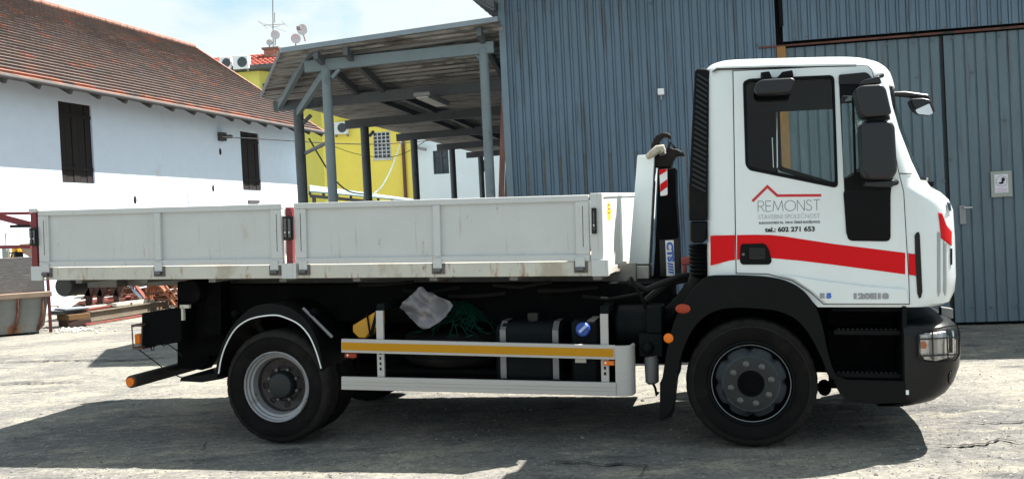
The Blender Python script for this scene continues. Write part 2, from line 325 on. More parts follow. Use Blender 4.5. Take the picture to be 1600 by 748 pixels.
# ================================================================== GROUND
def ground():
    def axis(lo, hi, c0, c1, fine):
        a = []; x = c0
        while x < c1: a.append(x); x += fine
        st = fine
        while x < hi: a.append(x); st *= 1.16; x += st
        a.append(hi); x = c0 - fine; st = fine; b = []
        while x > lo: b.append(x); st *= 1.16; x -= st
        b.append(lo); return b[::-1] + a
    xs = axis(-600, 600, -7, 7, 0.04); ys = axis(-60, 900, 3.9, 14, 0.045)
    from mathutils import noise
    vs = []
    for y in ys:
        for x in xs:
            k = max(0, 1 - math.hypot(x, y - 8) / 40)
            z = 0.0
            if k > 0:
                z = 0.022 * noise.noise(Vector((x * .45, y * .6, 3))) * k + 0.006 * noise.noise(Vector((x * 2.5, y * 3.5, 1))) * k
                d = math.hypot(x, y - 8)
                if d < 12: z += 0.0035 * noise.noise(Vector((x * 11, y * 11, 7))) + 0.002 * noise.noise(Vector((x * 23, y * 23, 2)))
            vs.append((x, y, z - 0.012))
    nx = len(xs); fs = [(j * nx + i, j * nx + i + 1, (j + 1) * nx + i + 1, (j + 1) * nx + i) for j in range(len(ys) - 1) for i in range(nx - 1)]
    me = D.meshes.new('ground'); me.from_pydata(vs, [], fs); me.polygons.foreach_set('use_smooth', [True] * len(fs))
    o = D.objects.new('ground', me); COL.objects.link(o); o['kind'] = 'structure'
    m = D.materials.new('worn_yard_surface'); m.use_nodes = True; n = m.node_tree; b = n.nodes['Principled BSDF']; k = n.links.new
    b.inputs['Roughness'].default_value = 0.95; b.inputs['Specular IOR Level'].default_value = 0.15
    t = n.nodes.new('ShaderNodeTexCoord')
    def noise_(sc, det=8, ro=.6, st=(1, 1, 1), loc=(0, 0, 0), dist=0):
        mpn = n.nodes.new('ShaderNodeMapping'); mpn.inputs['Scale'].default_value = st; mpn.inputs['Location'].default_value = loc
        k(t.outputs['Object'], mpn.inputs['Vector']); a = n.nodes.new('ShaderNodeTexNoise'); a.inputs['Scale'].default_value = sc; a.inputs['Detail'].default_value = det; a.inputs['Roughness'].default_value = ro; a.inputs['Distortion'].default_value = dist
        k(mpn.outputs[0], a.inputs['Vector']); return a.outputs['Fac']
    def ramp(v, p0, p1, c0=(0, 0, 0), c1=(1, 1, 1)):
        r = n.nodes.new('ShaderNodeValToRGB'); e = r.color_ramp.elements; e[0].position = p0; e[1].position = p1; e[0].color = (*c0, 1); e[1].color = (*c1, 1); k(v, r.inputs['Fac']); return r.outputs['Color']
    def mix(f, a, c, mode='MIX'):
        x = n.nodes.new('ShaderNodeMix'); x.data_type = 'RGBA'; x.blend_type = mode
        if isinstance(f, float): x.inputs[0].default_value = f
        else: k(f, x.inputs[0])
        for i, q in ((6, a), (7, c)):
            if isinstance(q, tuple): x.inputs[i].default_value = (*q, 1)
            else: k(q, x.inputs[i])
        return x.outputs[2]
    base = mix(ramp(noise_(0.45, 9, .62, dist=.4), .42, .58), (0.250, 0.241, 0.214), (0.148, 0.146, 0.143))
    base = mix(ramp(noise_(1.3, 9, .7, (1, 2.2, 1), (3, 1, 0)), .52, .64), base, (0.290, 0.272, 0.225))
    base = mix(ramp(noise_(0.9, 9, .7, (1, 2.4, 1), (8, 4, 0)), .56, .66), base, (0.085, 0.086, 0.088))
    base = mix(0.62, base, ramp(noise_(26, 8, .85), .36, .64, (.32, .32, .34), (1.5, 1.47, 1.4)), 'MULTIPLY')
    base = mix(0.6, base, ramp(noise_(7, 8, .75, (1, 1.6, 1)), .36, .64, (.62, .62, .64), (1.25, 1.24, 1.2)), 'MULTIPLY')
    # loose grit
    vo = n.nodes.new('ShaderNodeTexVoronoi'); vo.inputs['Scale'].default_value = 38; k(t.outputs['Object'], vo.inputs['Vector'])
    sep = n.nodes.new('ShaderNodeSeparateColor'); k(vo.outputs['Color'], sep.inputs[0])
    gate = n.nodes.new('ShaderNodeMath'); gate.operation = 'GREATER_THAN'; gate.inputs[1].default_value = 0.80; k(sep.outputs[0], gate.inputs[0])
    near = n.nodes.new('ShaderNodeMath'); near.operation = 'LESS_THAN'; near.inputs[1].default_value = 0.33; k(vo.outputs['Distance'], near.inputs[0])
    peb = n.nodes.new('ShaderNodeMath'); peb.operation = 'MULTIPLY'; k(gate.outputs[0], peb.inputs[0]); k(near.outputs[0], peb.inputs[1])
    base = mix(peb.outputs[0], base, ramp(sep.outputs[1], .2, .8, (.07, .068, .066), (.36, .35, .33)))
    # cracks
    dm = n.nodes.new('ShaderNodeMapping'); dm.inputs['Scale'].default_value = (1, 1, 0); k(t.outputs['Object'], dm.inputs['Vector'])
    dn = n.nodes.new('ShaderNodeTexNoise'); dn.inputs['Scale'].default_value = 2.2; dn.inputs['Detail'].default_value = 7; k(dm.outputs[0], dn.inputs['Vector'])
    vm = n.nodes.new('ShaderNodeVectorMath'); vm.operation = 'MULTIPLY_ADD'; k(dn.outputs['Color'], vm.inputs[0]); vm.inputs[1].default_value = (.6, .6, 0); k(dm.outputs[0], vm.inputs[2])
    v2 = n.nodes.new('ShaderNodeTexVoronoi'); v2.feature = 'DISTANCE_TO_EDGE'; v2.inputs['Scale'].default_value = 0.30; k(vm.outputs[0], v2.inputs['Vector'])
    crk = ramp(v2.outputs['Distance'], .0008, .0035, (1, 1, 1), (0, 0, 0))
    gatec = ramp(noise_(.6, 5, .6, (1, 1, 1), (4, 2, 0)), .56, .62)
    crk2 = mix(1.0, crk, gatec, 'MULTIPLY')
    base = mix(crk2, base, (0.055, 0.053, 0.05))
    k(base, b.inputs['Base Color'])
    h = n.nodes.new('ShaderNodeMath'); h.operation = 'MULTIPLY_ADD'; k(noise_(30, 6, .75), h.inputs[0]); h.inputs[1].default_value = 1.0; k(peb.outputs[0], h.inputs[2])
    h2 = n.nodes.new('ShaderNodeMath'); h2.operation = 'SUBTRACT'; k(h.outputs[0], h2.inputs[0]); k(crk2, h2.inputs[1])
    bu = n.nodes.new('ShaderNodeBump'); bu.inputs['Strength'].default_value = 0.85; bu.inputs['Distance'].default_value = 0.014; k(h2.outputs[0], bu.inputs['Height']); k(bu.outputs[0], b.inputs['Normal'])
    me.materials.append(m)
ground()

def crack(pts, wd):
    rn = random.Random(len(pts) * 7 + int(pts[0][0])); P_ = [gp(*q) for q in pts]; out_ = []
    for a, b in zip(P_[:-1], P_[1:]):
        n = max(2, int((b - a).length / .035))
        for k in range(n):
            v = a.lerp(b, k / n); out_.append(v + Vector((rn.uniform(-.008, .008), rn.uniform(-.022, .022), 0)))
    out_.append(P_[-1]); bm = bmesh.new(); prev = None; N = len(out_)
    from mathutils import noise
    for i, v in enumerate(out_):
        w_ = 2.8 * wd * rn.uniform(.25, 1.3) * min(1, 4 * i / N + .1, 4 * (N - i) / N + .1)
        z = .0025 + .022 * noise.noise(Vector((v.x * .45, v.y * .6, 3))) + 0.006 * noise.noise(Vector((v.x * 2.5, v.y * 3.5, 1)))
        a = bm.verts.new((v.x, v.y - w_ / 2, z)); b = bm.verts.new((v.x, v.y + w_ / 2, z))
        if prev: bm.faces.new((prev[0], a, b, prev[1]))
        prev = (a, b)
    me = D.meshes.new('ground_crack'); bm.to_mesh(me); bm.free(); me.materials.append(mat('crack_dirt', (.035, .032, .030), .95)); o = D.objects.new('ground_crack', me); COL.objects.link(o); o['kind'] = 'structure'
crack([(1435, 686), (1452, 690), (1470, 694), (1500, 694), (1540, 691), (1562, 684), (1580, 686), (1610, 694)], .016)
crack([(1500, 658), (1560, 659), (1578, 657), (1610, 655)], .010)
crack([(1000, 742), (1060, 722), (900, 719), (860, 715)][0:1] + [(1010, 722), (950, 723), (880, 718), (862, 714)], .014)
crack([(-10, 566), (40, 564), (120, 562), (190, 563), (270, 560)], .03)
crack([(-10, 601), (40, 598), (90, 597), (132, 595)], .02)
def gravel():
    rn = random.Random(5); from mathutils import noise
    vs = []; fs = []
    base = [(1, 0, 0), (-1, 0, 0), (0, 1, 0), (0, -1, 0), (0, 0, 1), (0, 0, -1)]; tri = [(0, 2, 4), (2, 1, 4), (1, 3, 4), (3, 0, 4), (2, 0, 5), (1, 2, 5), (3, 1, 5), (0, 3, 5)]
    n = 0
    while n < 5200:
        px = rn.uniform(-40, 1640); py = 748 + 60 - 330 * rn.random() ** 1.5; p = gp(px, py)
        if noise.noise(Vector((p.x * .9, p.y * 1.2, 4))) < rn.uniform(-.5, .35): continue
        s = rn.uniform(.0025, .0075) * (1 + (rn.random() < .06) * 1.4); a = rn.uniform(0, 6.3); c, q = math.cos(a), math.sin(a); b0 = len(vs)
        for x, y, z in base:
            x *= s * rn.uniform(.7, 1.5); y *= s * rn.uniform(.7, 1.3); z *= s * rn.uniform(.5, .9); vs.append((p.x + x * c - y * q, p.y + x * q + y * c, -.008 + z + .022 * noise.noise(Vector((p.x * .45, p.y * .6, 3)))))
        fs += [tuple(b0 + i for i in t) for t in tri]; n += 1
    me = D.meshes.new('gravel'); me.from_pydata(vs, [], fs); me.materials.append(mat('loose_gravel', (.18, .175, .165), .9, var=.7, scale=40)); o = D.objects.new('gravel', me); COL.objects.link(o); o['kind'] = 'stuff'; o['label'] = 'loose gravel scattered over the worn yard surface'; o['category'] = 'gravel'
gravel()

# ================================================================== WAREHOUSE
WF = Frame((at(797, 300, 13.4).x, 13.4, 0), R(-11.0))
def wp(px, py, yl=0.0): return WF.pix(px, py, yl)
m_wall = mat('blue_grey_corrugated_steel', (0.098, 0.150, 0.205), 0.5, 0.15, var=0.16, scale=1.6, stretch=(3, 1, .5), bump=0.05, bscale=30,
             dirt=[((0.075, 0.095, 0.115), 0.55, 2.2, (5, 1, .35)), ((0.12, 0.15, 0.17), 0.66, 9, (4, 1, .3)), ((0.07, 0.05, 0.045), 0.75, 20, (1, 1, .5))])
m_door = mat('grey_green_corrugated_steel', (0.100, 0.142, 0.172), 0.5, 0.15, var=0.16, scale=1.6, stretch=(3, 1, .5), bump=0.05, bscale=30,
             dirt=[((0.085, 0.095, 0.105), 0.55, 2.2, (5, 1, .35)), ((0.12, 0.14, 0.15), 0.68, 9, (4, 1, .3)), ((0.07, 0.05, 0.045), 0.74, 20, (1, 1, .5))])
def corr(mb, u0, u1, z0, z1, y, per=0.12, dep=0.017, zt=None, jit=0.0, door=False):
    """corrugated sheet facing -y; zt(u) gives the top edge"""
    us = []; u = u0; 
    prof = [(0, 0), (0.78, 0), (0.85, 1), (0.92, 1)] if door else [(0, 0), (0.56, 0), (0.60, 1), (0.65, 1), (0.69, .1), (0.88, .1), (0.915, .7), (0.96, .7)]
    k = 0
    while u < u1:
        for a, d in prof:
            uu = u + a * per
            if uu < u1: us.append((uu, y + d * dep + jit * math.sin(k * 1.7)))
        u += per; k += 1
    us.append((u1, y))
    vs = []; fs = []
    for i, (a, b) in enumerate(us):
        zb = z0(a) if callable(z0) else z0; zz = z1(a) if callable(z1) else z1
        vs += [(a, b, zb), (a, b, zz), (a, b + 0.004, zz), (a, b + 0.004, zb)]
        if i:
            j = 4 * (i - 1); q = 4 * i
            fs += [(j, q, q + 1, j + 1), (j + 1, q + 1, q + 2, j + 2), (j + 2, q + 2, q + 3, j + 3), (j + 3, q + 3, q, j)]
    fs += [(0, 1, 2, 3), (len(vs) - 4, len(vs) - 1, len(vs) - 2, len(vs) - 3)]
    return mb.add(vs, fs)
wh = empty('warehouse', WF, 'large warehouse clad in blue grey corrugated steel behind the white truck', 'warehouse')
sA = wp(1185, 73); sB = wp(1600, 40)
def zseam(u): return sA.z + (sB.z - sA.z) * (u - sA.x) / (sB.x - sA.x)
uL = sA.x; uP = wp(1216, 80).x; uS = wp(1480, 250).x; UE = 24.0; HT = 5.15
mb = MB(); corr(mb, 0.05, wp(1212, 60).x, -0.3, HT, 0.0); mb.build('wall', m_wall, wh, recalc=False)
mb = MB(); corr(mb, wp(1222, 30).x, UE, lambda u: zseam(u) + .035, HT, -0.015, per=0.125); mb.build('upper_wall', m_wall, wh, recalc=False)
mb = MB(); corr(mb, uP + .1, uS - .02, 0.06, lambda u: zseam(u) - .05, 0.03, per=0.132, door=True)
dl = mb.build('sliding_door', m_door, wh, recalc=False)
mb = MB(); corr(mb, uS + .02, wp(1600, 300).x + 3.2, 0.03, lambda u: zseam(u) - .05, 0.02, per=0.132, door=True)
dr = mb.build('gate_door', m_door, wh, recalc=False)
mb = MB(); corr(mb, wp(1600, 300).x + 3.25, UE, -0.3, lambda u: zseam(u) - .05, 0.02, per=0.12); mb.build('wall', m_wall, wh, recalc=False)
MB().box(0.0, UE, 0.14, 0.2, -0.4, HT).build('inner_wall', m_black, wh)
MB().add([(uL, -.03, zseam(uL) - .03), (UE, -.03, zseam(UE) - .04), (UE, .0, zseam(UE) - .04), (uL, .0, zseam(uL) - .03), (uL, -.03, zseam(uL) - .01), (UE, -.03, zseam(UE) + .03), (UE, .0, zseam(UE) + .03), (uL, .0, zseam(uL) - .01)],
         [(0, 3, 2, 1), (4, 5, 6, 7), (0, 1, 5, 4), (1, 2, 6, 5), (2, 3, 7, 6), (3, 0, 4, 7)]).build('door_rail', mat('rusty_rail', (0.13, 0.05, 0.035), 0.85, var=.4, dirt=[((0.03, 0.028, 0.028), .5, 3, (1, 1, 1))]), wh)
MB().box(uP - .02, uP + .095, -0.03, .03, 0, zseam(uP) - .03).build('door_post', m_orange, wh, bevel=.004)
MB().box(wp(1217, 20).x, wp(1223, 20).x, -0.02, .0, wp(1220, 42).z, HT).build('wall_gap', m_black, wh)
MB().box(uS - .018, uS + .018, .045, .06, 0, zseam(uS) - .05).build('door_gap', m_gloss, wh)
mb = MB(); mb.box(-0.04, 0.06, -0.045, 0.0, -.3, HT); mb.box(-0.04, 0.0, 0.0, 0.3, -.3, HT); mb.build('corner_flashing', mat('flashing', (0.15, 0.20, 0.24), .45, .3), wh, bevel=.006)
mb = MB(); mb.box(0.0, 0.06, 0.2, 24, -.3, HT); mb.box(UE - .06, UE, .2, 24, -.3, HT); mb.box(0.06, UE - .06, 23.9, 24, -.3, HT); mb.build('side_wall', m_wall, wh)
rf = MB(); rf.add([(-.95, -.30, 4.72), (UE + .4, -.30, 4.82 + .5), (UE + .4, 24.4, 6.2), (-.95, 24.4, 5.6), (-.95, -.30, 4.78), (UE + .4, -.30, 4.88 + .5), (UE + .4, 24.4, 6.26), (-.95, 24.4, 5.66)],
                  [(0, 3, 2, 1), (4, 5, 6, 7), (0, 1, 5, 4), (1, 2, 6, 5), (2, 3, 7, 6), (3, 0, 4, 7)])
# the roof sits just above the picture's top edge except for its left overhang
rf.bm.free(); rf = MB()
for k in range(60):
    u0 = -.75 + k * .42
    if u0 > UE: break
    rf.hexa([(u0, -.9, HT + .02), (u0 + .21, -.9, HT + .055), (u0 + .21, 24.2, HT + 1.0), (u0, 24.2, HT + .97)], [(u0, -.9, HT + .03), (u0 + .21, -.9, HT + .065), (u0 + .21, 24.2, HT + 1.01), (u0, 24.2, HT + .98)])  # front overhang lengthened, out of view, to widen the wall's ground shadow
    rf.hexa([(u0 + .21, -.9, HT + .055), (u0 + .42, -.9, HT + .02), (u0 + .42, 24.2, HT + .97), (u0 + .21, 24.2, HT + 1.0)], [(u0 + .21, -.9, HT + .065), (u0 + .42, -.9, HT + .03), (u0 + .42, 24.2, HT + .98), (u0 + .21, 24.2, HT + 1.01)])
rf.build('roof', m_sheet, wh, smooth=False)
ov = MB(); a = wp(743, 0, -.25); b = wp(757, 18, .3); c_ = wp(795, 26, .3)
ov.hexa([(a.x - .1, -.25, a.z + .12), (-0.05, -.25, a.z - .14), (-0.05, 6, a.z + .02), (a.x - .1, 6, a.z + .28)], [(a.x - .1, -.25, a.z + .16), (-0.05, -.25, a.z - .02), (-0.05, 6, a.z + .1), (a.x - .1, 6, a.z + .32)])
for k in range(14):
    ov.beam((a.x - .13, -.2 + k * .3, a.z + .1 + k * .01), (-.06, -.2 + k * .3, a.z - .16 + k * .01), .05, .03)
ov.build('eave', m_sheld, wh)
# screws
def screw(px, py):
    p = wp(px, py, -.0); MB().cyl((p.x, p.y - .008, p.z), (p.x, p.y - .026, p.z), .016, 8).build('roofing_screw', m_nut, wh)
for q in [(811, 16), (861, 18), (939, 12), (1017, 6), (824, 243), (849, 232), (875, 246), (914, 242), (952, 239), (992, 237), (1072, 232), (1183, 70), (1241, 62), (1261, 58), (1306, 57), (1391, 50), (1433, 48), (1477, 43), (1522, 39), (1564, 35),
          (1231, 83), (1260, 81), (1299, 77), (1343, 74), (1385, 70), (1428, 67), (1457, 64), (1487, 60), (1516, 58), (1562, 56), (1433, 121), (1520, 113), (1571, 188), (1486, 249), (1475, 283), (1520, 480), (1549, 480), (1590, 478)]: screw(*q)
mat_rs = mat('rust_streak', (0.11, 0.095, 0.085), .8, var=.4, scale=12)
for (px, py) in [(824, 243), (849, 232), (875, 246), (914, 242), (952, 239), (992, 237), (1072, 232)]:
    p = wp(px, py); MB().box(p.x - .010, p.x + .010, -.006, .0, -.1, p.z).build('rust_streak', mat_rs, wh)
p = wp(1506, 324); q = wp(1506, 350)
h = MB(); h.box(wp(1499, 330).x, wp(1509, 330).x, -.012, .02, q.z, p.z + .03); hp = h.build('lock_plate', m_metal, dr, bevel=.003)
MB().tube([(wp(1504, 324).x, -.012, p.z), (wp(1504, 324).x, -.06, p.z), (wp(1517, 324).x, -.06, p.z - .005)], .010).build('handle', m_chrome, dr)
# small sensor box on wall
p = wp(1033, 146); ob = empty('wall_sensor', WF.org + WF.rot @ Vector((p.x, -.01, p.z)), 'small white sensor box high on the blue grey steel wall', 'sensor', yaw=WF.yaw)
MB().box(-.045, .045, -.07, 0, -.03, .06).build('housing', m_white, ob, bevel=.008)
MB().cyl((0, -.035, -.03), (0, -.035, -.10), .016).build('probe', m_metal, ob)
# warning sign
sg = [wp(*c) for c in ((1546, 269), (1579, 266), (1583, 306), (1550, 309))]
cx = sum(v.x for v in sg) / 4; cz = sum(v.z for v in sg) / 4
ob = empty('notice_board', WF.org + WF.rot @ Vector((cx, 0, cz)), 'small prohibition notice on grey backing plate fixed to the right warehouse door', 'sign', yaw=WF.yaw)
ww = (sg[1].x - sg[0].x) / 2; hh = (sg[0].z - sg[3].z) / 2
MB().box(-ww, ww, -.012, .0, -hh, hh).build('backing_plate', mat('aluminium_plate', (0.30, 0.31, 0.28), .5, .3), ob, bevel=.002)
MB().box(-ww * .66, ww * .62, -.016, -.012, -hh * .68, hh * .75).build('paper_notice', mat('notice_paper', (0.62, 0.63, 0.70), .6, var=.03), ob)
t = MB(); t.lathe([(ww * .56, -.0185), (ww * .56, -.0165), (ww * .50, -.0165), (ww * .50, -.0185)], (0, 0, hh * .22), 32, cap=False); t.build('prohibition_ring', mat('faded_red', (0.55, 0.30, 0.36), .6), ob)
t = MB(); t.ball((.02, -.017, hh * .34), .022, .002, .028); t.ball((-.005, -.017, hh * .08), .033, .002, .014); t.box(.0, .02, -.019, -.017, hh * .1, hh * .3); t.build('pictogram', m_gloss, ob)
t = MB()
for k in range(3): t.box(-ww * .5, ww * .5, -.0175, -.0165, -hh * (.38 + k * .11) - .004, -hh * (.38 + k * .11) + .004)
t.build('faded_lines', mat('faded_pink', (0.55, 0.36, 0.44), .6), ob)

# ================================================================== SHELTER
sh = empty('open_shelter', WF, 'open steel shelter with corrugated roof on grey posts left of the warehouse', 'shelter')
Z1 = 3.72
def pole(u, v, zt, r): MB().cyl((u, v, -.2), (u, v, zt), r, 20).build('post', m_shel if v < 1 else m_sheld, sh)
pa = wp(515, 200, 0); pb = wp(765, 200, 0)
ztA = wp(511, 112, 0).z; ztB = wp(758, 82, 0).z
pole(wp(517, 250, 0).x, 0, ztA + .05, .072); pole(wp(764, 250, 0).x, 0, ztB + .05, .07)
rows = [(470, 1.4, .085), (572, 4.55, .085), (648, 7.7, .08), (707, 10.9, .08), (751, 14.1, .08)]
UR = []
for px, v, r in rows:
    u = wp(px, 250, v).x; UR.append(u); pole(u, v, Z1, r)
# front rafter
A = wp(477, 105, 0); B = wp(772, 74, 0)
MB().beam((A.x, 0, A.z), (B.x, 0, B.z), .09, .17).build('front_beam', m_shel, sh, bevel=.008)
for i, (px, v, r) in enumerate(rows):
    ends = [(429, 175), (540, 198), (620, 218), (683, 232), (729, 245)][i]; e = wp(ends[0], ends[1], v)
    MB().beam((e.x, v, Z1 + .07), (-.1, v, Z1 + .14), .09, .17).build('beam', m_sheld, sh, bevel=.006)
# purlins running back
zf = wp(490, 75, -.35).z
def zroof(u, v):
    if v < 1.4: t = (v + .35) / 1.75; return (zf + .05 * (u + 3)) * (1 - t) + (Z1 + .26 + .016 * (u + 3.8)) * t
    return Z1 + .26 + .016 * (u + 3.8) - .002 * (v - 1.4)
for u in (wp(493, 80, -.3).x, wp(552, 108, 0.0).x, wp(748, 50, -.3).x):
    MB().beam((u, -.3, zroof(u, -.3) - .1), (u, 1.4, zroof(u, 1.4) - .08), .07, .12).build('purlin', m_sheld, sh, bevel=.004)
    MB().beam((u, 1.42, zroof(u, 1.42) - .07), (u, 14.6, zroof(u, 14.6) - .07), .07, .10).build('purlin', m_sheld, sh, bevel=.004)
e1 = wp(484, 80, -.1); e2 = wp(437, 166, 1.4)
MB().beam((e1.x, -.1, e1.z), (e2.x, 1.4, e2.z), .08, .11).build('verge_rafter', m_shel, sh, bevel=.005)
e1 = wp(506, 116, .05); e2 = wp(466, 176, 1.35)
MB().beam((e1.x, .05, e1.z), (e2.x, 1.35, e2.z), .07, .12).build('brace', m_shel, sh, bevel=.005)
e1 = wp(519, 122, 0); e2 = wp(531, 108, 0); MB().beam((e1.x, 0, e1.z), (e2.x, 0, e2.z), .05, .05).build('brace', m_shel, sh)
e1 = wp(749, 92, 0); e2 = wp(739, 80, 0); MB().beam((e1.x, 0, e1.z), (e2.x, 0, e2.z), .03, .03).build('brace', m_shel, sh)
e1 = wp(474, 192, 1.4); e2 = wp(486, 180, 1.4); MB().beam((e1.x, 1.4, e1.z), (e2.x, 1.4, e2.z), .05, .05).build('brace', m_sheld, sh)
e1 = wp(577, 213, 4.55); e2 = wp(584, 205, 4.55); MB().beam((e1.x, 4.55, e1.z), (e2.x, 4.55, e2.z), .05, .05).build('brace', m_sheld, sh)
e1 = wp(476, 240, 1.4); e2 = wp(513, 222, .1); MB().beam((e1.x, 1.4, e1.z), (e2.x, .1, e2.z), .045, .045).build('tie_bar', m_sheld, sh)
# roof sheets, ribs run along u
def roofsheet(v0, v1, uleft, uright, name):
    mb = MB(); per = .15; n = int((v1 - v0) / per); prev = None; vs = []; fs = []
    k = 0; v = v0; pts = []
    while v < v1 - 1e-6:
        for a, d in ((0, 0), (.42, 0), (.5, .04), (.92, .04)): pts.append((v + a * per, d))
        v += per
    pts.append((v1, 0))
    for i, (v, d) in enumerate(pts):
        for s_ in range(9):
            t = s_ / 8; u = uleft(v) * (1 - t) + uright * t
            z = zroof(u, v) + d; vs.append((u, v, z))
    n = 9; N = len(vs)
    vs += [(a, b, c + .004) for a, b, c in vs]
    for i in range(len(pts) - 1):
        for s_ in range(8):
            q = i * n + s_; fs.append((q, q + n, q + n + 1, q + 1)); fs.append((N + q, N + q + 1, N + q + n + 1, N + q + n))
    for i in range(len(pts) - 1):
        q = i * n; fs.append((q, N + q, N + q + n, q + n)); q += 8; fs.append((q, q + n, N + q + n, N + q))
    for s_ in range(8): fs.append((s_, s_ + 1, N + s_ + 1, N + s_)); q = (len(pts) - 1) * n + s_; fs.append((q, N + q, N + q + 1, q + 1))
    mb.add(vs, fs); return mb.build(name, m_sheet, sh)
c0 = wp(440, 70, -.35); c1 = wp(409, 160, 1.4)
roofsheet(-.35, 1.42, lambda v: c0.x + (c1.x - c0.x) * (v + .35) / 1.75, .02, 'roof_sheet')
roofsheet(1.42, 15.0, lambda v: c1.x + (v - 1.4) * .03, .02, 'roof_sheet')
MB().beam((c0.x, -.37, zroof(c0.x, -.35) + .015), (0.02, -.37, zroof(0, -.35) + .015), .02, .07).build('roof_trim', mat('pale_trim', (0.22, 0.25, 0.28), .4, .4), sh)
MB().beam((c0.x - .02, -.35, zroof(c0.x, -.35) + .02), (c1.x - .02, 1.42, zroof(c1.x, 1.42) + .02), .02, .07).build('roof_trim', MATS['pale_trim'], sh)
# light fitting under the roof
a = wp(658, 163, 1.0); b = wp(692, 176, 1.0)
ob = empty('light_fitting', WF.org + WF.rot @ Vector((a.x, .6, a.z + .04)), 'unlit fluorescent light fitting hanging under the shelter roof', 'light fitting', yaw=WF.yaw)
MB().box(0, .26, 0, 1.2, .03, .09).build('body', mat('fitting_grey', (0.22, 0.22, 0.21), .5), ob, bevel=.01)
MB().box(.03, .23, .03, 1.17, .0, .03).build('diffuser', mat('old_diffuser', (0.45, 0.42, 0.38), .4), ob, bevel=.01)
# leaning boards
for i, (pxs, lab, m_) in enumerate([(((779, 302), (787, 302), (793, 116), (784, 116)), 'tall reddish board leaning beside the shelter right post, the left of two', mat('reddish_board', (0.34, 0.17, 0.14), .85, var=.3, stretch=(8, 8, 1))),
                                    (((788, 304), (796, 304), (800, 160), (794, 160)), 'greyish brown board leaning against the warehouse corner, right of the red board', m_woodb)]):
    b0, b1, b2, b3 = [wp(*p_, .25 + .12 * i) for p_ in pxs]
    k = (b0.z + .0) / (b3.z - b0.z); ex = lambda lo, hi: (lo.x - (hi.x - lo.x) * k, 0.0)
    l0 = ex(b0, b3); l1 = ex(b1, b2); yy = .25 + .12 * i
    o = empty('leaning_board', WF.org + WF.rot @ Vector((l0[0], yy, 0)), lab, 'board', 'boards leaning in the shelter corner', yaw=WF.yaw)
    MB().add([(0, 0, 0), (l1[0] - l0[0], 0, 0), (l1[0] - l0[0], .035, 0), (0, .035, 0), (b3.x - l0[0], 0, b3.z), (b2.x - l0[0], 0, b2.z), (b2.x - l0[0], .035, b2.z), (b3.x - l0[0], .035, b3.z)],
             [(0, 3, 2, 1), (4, 5, 6, 7), (0, 1, 5, 4), (1, 2, 6, 5), (2, 3, 7, 6), (3, 0, 4, 7)]).build('plank', m_, o)

# ================================================================== BARN
bdir = Vector(((1212 - 800) / FPX, 1, 0)).normalized(); bang = math.atan2(bdir.x, bdir.y)
K = 27000.0; Z0b = K / 1212.0; Z1b = K / (1212 - 508.0)
B0 = Vector(((0 - 800) / FPX * Z0b, Z0b, 0)); B1 = Vector(((508 - 800) / FPX * Z1b, Z1b, 0))
# local x runs along the wall (away from the camera), local y to the left (into the barn)
BF = Frame((B0.x, B0.y, 0), math.pi / 2 - bang)
LB = (B1 - B0).length - 1.4
def bp(px, py):
    v = BF.inv @ ray(px, py); c = BF.inv @ (CAM - BF.org); return c + v * (-c.y / v.y)
zE = bp(200, 142).z; zE2 = bp(400, 186).z
HE = (zE + zE2) / 2; half = 4.85; HR = HE + 3.6; X0b = -9.0
barn = empty('barn', BF, 'long whitewashed barn with weathered red brown tiled roof at the left', 'barn')
# wall with window openings
w1 = [bp(*p_) for p_ in ((91, 160), (145, 163), (146, 287), (97, 285))]; w2 = [bp(*p_) for p_ in ((376, 206), (405, 208), (408, 298), (379, 297))]
rc = []
for ws in (w1, w2):
    xa = (ws[0].x + ws[3].x) / 2; xb = (ws[1].x + ws[2].x) / 2; za = (ws[2].z + ws[3].z) / 2; zb = (ws[0].z + ws[1].z) / 2; rc.append((xa, xb, za, zb))
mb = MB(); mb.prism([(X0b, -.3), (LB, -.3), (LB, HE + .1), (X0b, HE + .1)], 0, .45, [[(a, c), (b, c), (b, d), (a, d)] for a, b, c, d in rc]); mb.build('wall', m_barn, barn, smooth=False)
mb = MB()
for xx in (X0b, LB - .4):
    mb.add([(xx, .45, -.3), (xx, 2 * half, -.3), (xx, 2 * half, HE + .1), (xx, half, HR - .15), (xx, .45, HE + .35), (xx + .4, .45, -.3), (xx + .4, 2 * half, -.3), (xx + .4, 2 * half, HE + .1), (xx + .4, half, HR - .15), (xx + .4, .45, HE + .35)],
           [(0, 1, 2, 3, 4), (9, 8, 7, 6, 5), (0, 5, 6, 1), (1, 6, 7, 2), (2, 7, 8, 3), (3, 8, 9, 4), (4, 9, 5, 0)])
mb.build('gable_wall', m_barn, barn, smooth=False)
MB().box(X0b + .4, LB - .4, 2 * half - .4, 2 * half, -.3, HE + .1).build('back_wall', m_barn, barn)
for a, b, c, d in rc:
    mb = MB(); n = 5
    for k in range(n): mb.box(a + (b - a) * k / n + .008, a + (b - a) * (k + 1) / n - .008, .05 + .012 * (k % 2), .10, c, d)
    o = mb.build('shutter', m_brown, barn, bevel=.004)
    for f_ in (.16, .82): MB().box(a, b, .032, .052, c + (d - c) * f_, c + (d - c) * f_ + .09).build('batten', m_brown, o)
